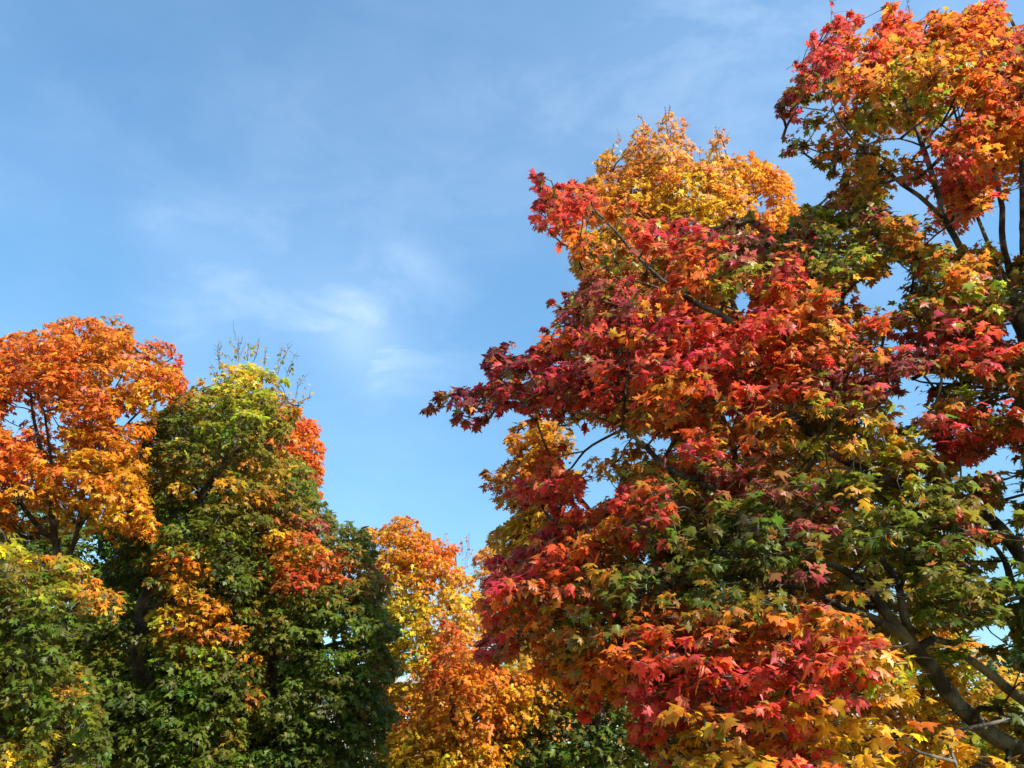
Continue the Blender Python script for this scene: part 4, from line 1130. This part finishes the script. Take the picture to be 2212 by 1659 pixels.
R_SKEL = [
    [('w', 6.0, 8.6, -0.05, 0.30), ('w', 6.0, 8.6, 0.4, 0.24), ('w', 5.95, 8.6, 1.0, 0.21), ('w', 5.9, 8.6, 1.6, 0.20)],
    [('w', 5.9, 8.6, 1.5, 0.14), (2330, 1700, 8.0, 0.085), (2212, 1625, 7.6, 0.078), (2130, 1580, 7.5, 0.074), (2050, 1500, 7.4, 0.07), (2010, 1440, 7.3, 0.066),
     (1975, 1400, 7.2, 0.062), (1948, 1368, 7.15, 0.05), (1890, 1290, 7.1, 0.042), (1840, 1240, 7.1, 0.036), (1790, 1215, 7.1, 0.034), (1700, 1160, 7.2, 0.032),
     (1600, 1090, 7.3, 0.031), (1530, 1050, 7.4, 0.030), (1480, 1030, 7.4, 0.029), (1430, 1000, 7.5, 0.028), (1380, 950, 7.6, 0.026), (1340, 920, 7.6, 0.022),
     (1290, 900, 7.6, 0.017), (1210, 885, 7.7, 0.014), (1100, 868, 7.8, 0.010), (960, 878, 7.9, 0.004)],
    [(1955, 1375, 7.15, 0.045), (1900, 1342, 7.1, 0.040), (1850, 1322, 7.1, 0.034), (1800, 1302, 7.1, 0.028), (1740, 1272, 7.1, 0.024), (1640, 1268, 7.1, 0.018),
     (1540, 1290, 7.1, 0.012), (1420, 1320, 7.1, 0.006)],
    [(1972, 1395, 7.2, 0.044), (1950, 1310, 7.2, 0.036), (1935, 1250, 7.2, 0.032), (1912, 1215, 7.25, 0.028), (1880, 1120, 7.3, 0.016), (1860, 1040, 7.4, 0.006)],
    [(1985, 1400, 7.2, 0.04), (2020, 1380, 7.3, 0.032), (2060, 1390, 7.4, 0.026), (2100, 1360, 7.5, 0.014), (2140, 1300, 7.6, 0.006)],
    [('w', 5.9, 8.6, 1.45, 0.09), (2320, 1590, 8.2, 0.06), (2212, 1512, 8.0, 0.05), (2150, 1465, 7.9, 0.046), (2100, 1427, 7.8, 0.038), (2060, 1410, 7.7, 0.015)],
    [(1345, 925, 7.6, 0.014), (1350, 860, 7.5, 0.013), (1360, 760, 7.5, 0.010), (1352, 690, 7.5, 0.004)],
    [(1348, 925, 7.6, 0.015), (1300, 950, 7.6, 0.013), (1262, 975, 7.6, 0.012), (1235, 1010, 7.6, 0.010), (1190, 1045, 7.6, 0.004)],
    [(1262, 975, 7.6, 0.008), (1215, 985, 7.6, 0.006), (1170, 1010, 7.6, 0.003)],
    # long limb of the upper left arm
    [('w', 5.9, 8.6, 1.6, 0.12), (2360, 1400, 8.4, 0.085), (2212, 1208, 8.2, 0.07), (2141, 1124, 8.1, 0.062), (2040, 1080, 8.1, 0.055), (1900, 1030, 8.0, 0.048),
     (1800, 980, 8.0, 0.044), (1751, 936, 7.9, 0.042), (1708, 886, 7.8, 0.040), (1650, 800, 7.7, 0.036), (1580, 695, 7.6, 0.032), (1530, 668, 7.6, 0.029), (1480, 640, 7.5, 0.026),
     (1430, 605, 7.5, 0.023), (1380, 558, 7.5, 0.019), (1330, 500, 7.5, 0.015), (1290, 460, 7.5, 0.011), (1220, 425, 7.5, 0.007), (1160, 388, 7.6, 0.003)],
    [(1480, 640, 7.5, 0.012), (1400, 615, 7.5, 0.010), (1330, 598, 7.5, 0.007), (1270, 600, 7.5, 0.003)],
    [(1430, 605, 7.5, 0.012), (1450, 570, 7.5, 0.010), (1500, 520, 7.5, 0.006), (1530, 495, 7.5, 0.003)],
    # upright stems at the right
    [('w', 5.9, 8.6, 1.6, 0.17), (2420, 1350, 8.8, 0.12), (2300, 1050, 8.7, 0.09), (2228, 800, 8.6, 0.075), (2205, 710, 8.5, 0.07), (2165, 655, 8.4, 0.05), (2110, 600, 8.3, 0.042),
     (2075, 533, 8.2, 0.040), (2041, 473, 8.1, 0.038), (2021, 400, 8.0, 0.036), (2005, 350, 8.0, 0.034), (1991, 308, 8.0, 0.032), (1975, 267, 8.0, 0.026), (1955, 217, 8.0, 0.021),
     (1938, 190, 7.9, 0.018), (1900, 140, 7.8, 0.012), (1850, 105, 7.7, 0.008), (1780, 90, 7.6, 0.003)],
    [(1991, 308, 8.0, 0.018), (2040, 262, 8.0, 0.016), (2085, 215, 8.0, 0.010), (2120, 130, 8.0, 0.005)],
    [(2205, 710, 8.5, 0.055), (2191, 636, 8.4, 0.046), (2178, 570, 8.4, 0.042), (2165, 520, 8.4, 0.038), (2165, 450, 8.3, 0.034), (2151, 383, 8.3, 0.030), (2140, 290, 8.3, 0.022),
     (2120, 190, 8.2, 0.014), (2080, 80, 8.1, 0.005)],
    [(2228, 800, 8.6, 0.05), (2219, 640, 8.4, 0.042), (2210, 550, 8.3, 0.038), (2207, 333, 8.2, 0.030), (2200, 200, 8.1, 0.018), (2190, 60, 8.0, 0.005)],
    [(2041, 473, 8.1, 0.030), (1985, 423, 8.0, 0.028), (1951, 400, 8.0, 0.026), (1908, 363, 8.0, 0.022), (1868, 330, 7.9, 0.018), (1828, 283, 7.9, 0.014), (1801, 240, 7.8, 0.011), (1791, 180, 7.8, 0.005)],
    [(1868, 330, 7.9, 0.014), (1800, 335, 7.8, 0.011), (1740, 318, 7.8, 0.008), (1690, 300, 7.8, 0.003)],
    [(1801, 240, 7.8, 0.009), (1750, 235, 7.8, 0.007), (1700, 225, 7.8, 0.003)],
    [(2191, 640, 8.4, 0.03), (2128, 510, 8.3, 0.024), (2108, 460, 8.3, 0.020), (2090, 415, 8.3, 0.015), (2060, 330, 8.3, 0.006)],
    [(2005, 350, 8.0, 0.014), (1950, 352, 7.9, 0.011), (1900, 380, 7.8, 0.006)],
    [(1991, 315, 8.0, 0.013), (1945, 300, 7.9, 0.011), (1890, 305, 7.8, 0.008), (1850, 325, 7.8, 0.004)],
    [(2228, 850, 8.6, 0.04), (2150, 840, 8.2, 0.022), (2060, 830, 7.9, 0.014), (1970, 818, 7.6, 0.009), (1880, 745, 7.4, 0.004)],
    [(1900, 1030, 8.0, 0.02), (1820, 1010, 7.6, 0.013), (1740, 1020, 7.3, 0.005)],
    [('w', 5.9, 8.6, 1.6, 0.09), (2300, 1440, 8.2, 0.055), (2214, 1300, 8.0, 0.042), (2185, 1256, 8.0, 0.038), (2171, 1213, 8.0, 0.030), (2130, 1160, 7.9, 0.015), (2060, 1110, 7.8, 0.006)],
]
maple('maple_tree', 'large red maple reaching in from the right, nearest of all, with dark bare limbs showing', (6.0, 8.6), near_Y, 1.55,
      R_POLY, R_COL, 54, 0.096, 'near', 40, density=2.0, holes=R_HOLES, thin=R_THIN, clear=R_CLEAR, bark=BARK_DARK, mat=LEAF_NEAR, dm=150,
      flat=0.30, front=0.5, min_d=0.62, skeleton=R_SKEL, trunk_r=0.06, group=GRP, cover=1.0, sides=5, edge_pad=0.45, min_r=0.30,
      bare=[(1790, 60, 1793, -10, 7.6), (1700, 150, 1735, 135, 7.6), (1968, 40, 1960, 0, 7.6)], twig_r=0.0042, loose=0.55, twigs=5, mix=0.25, shell=0.15, under=0.28, ragged=0.4, late_cols=('am', 'ol', 'bo', 'li', 'gr'), bare_leaves=3)
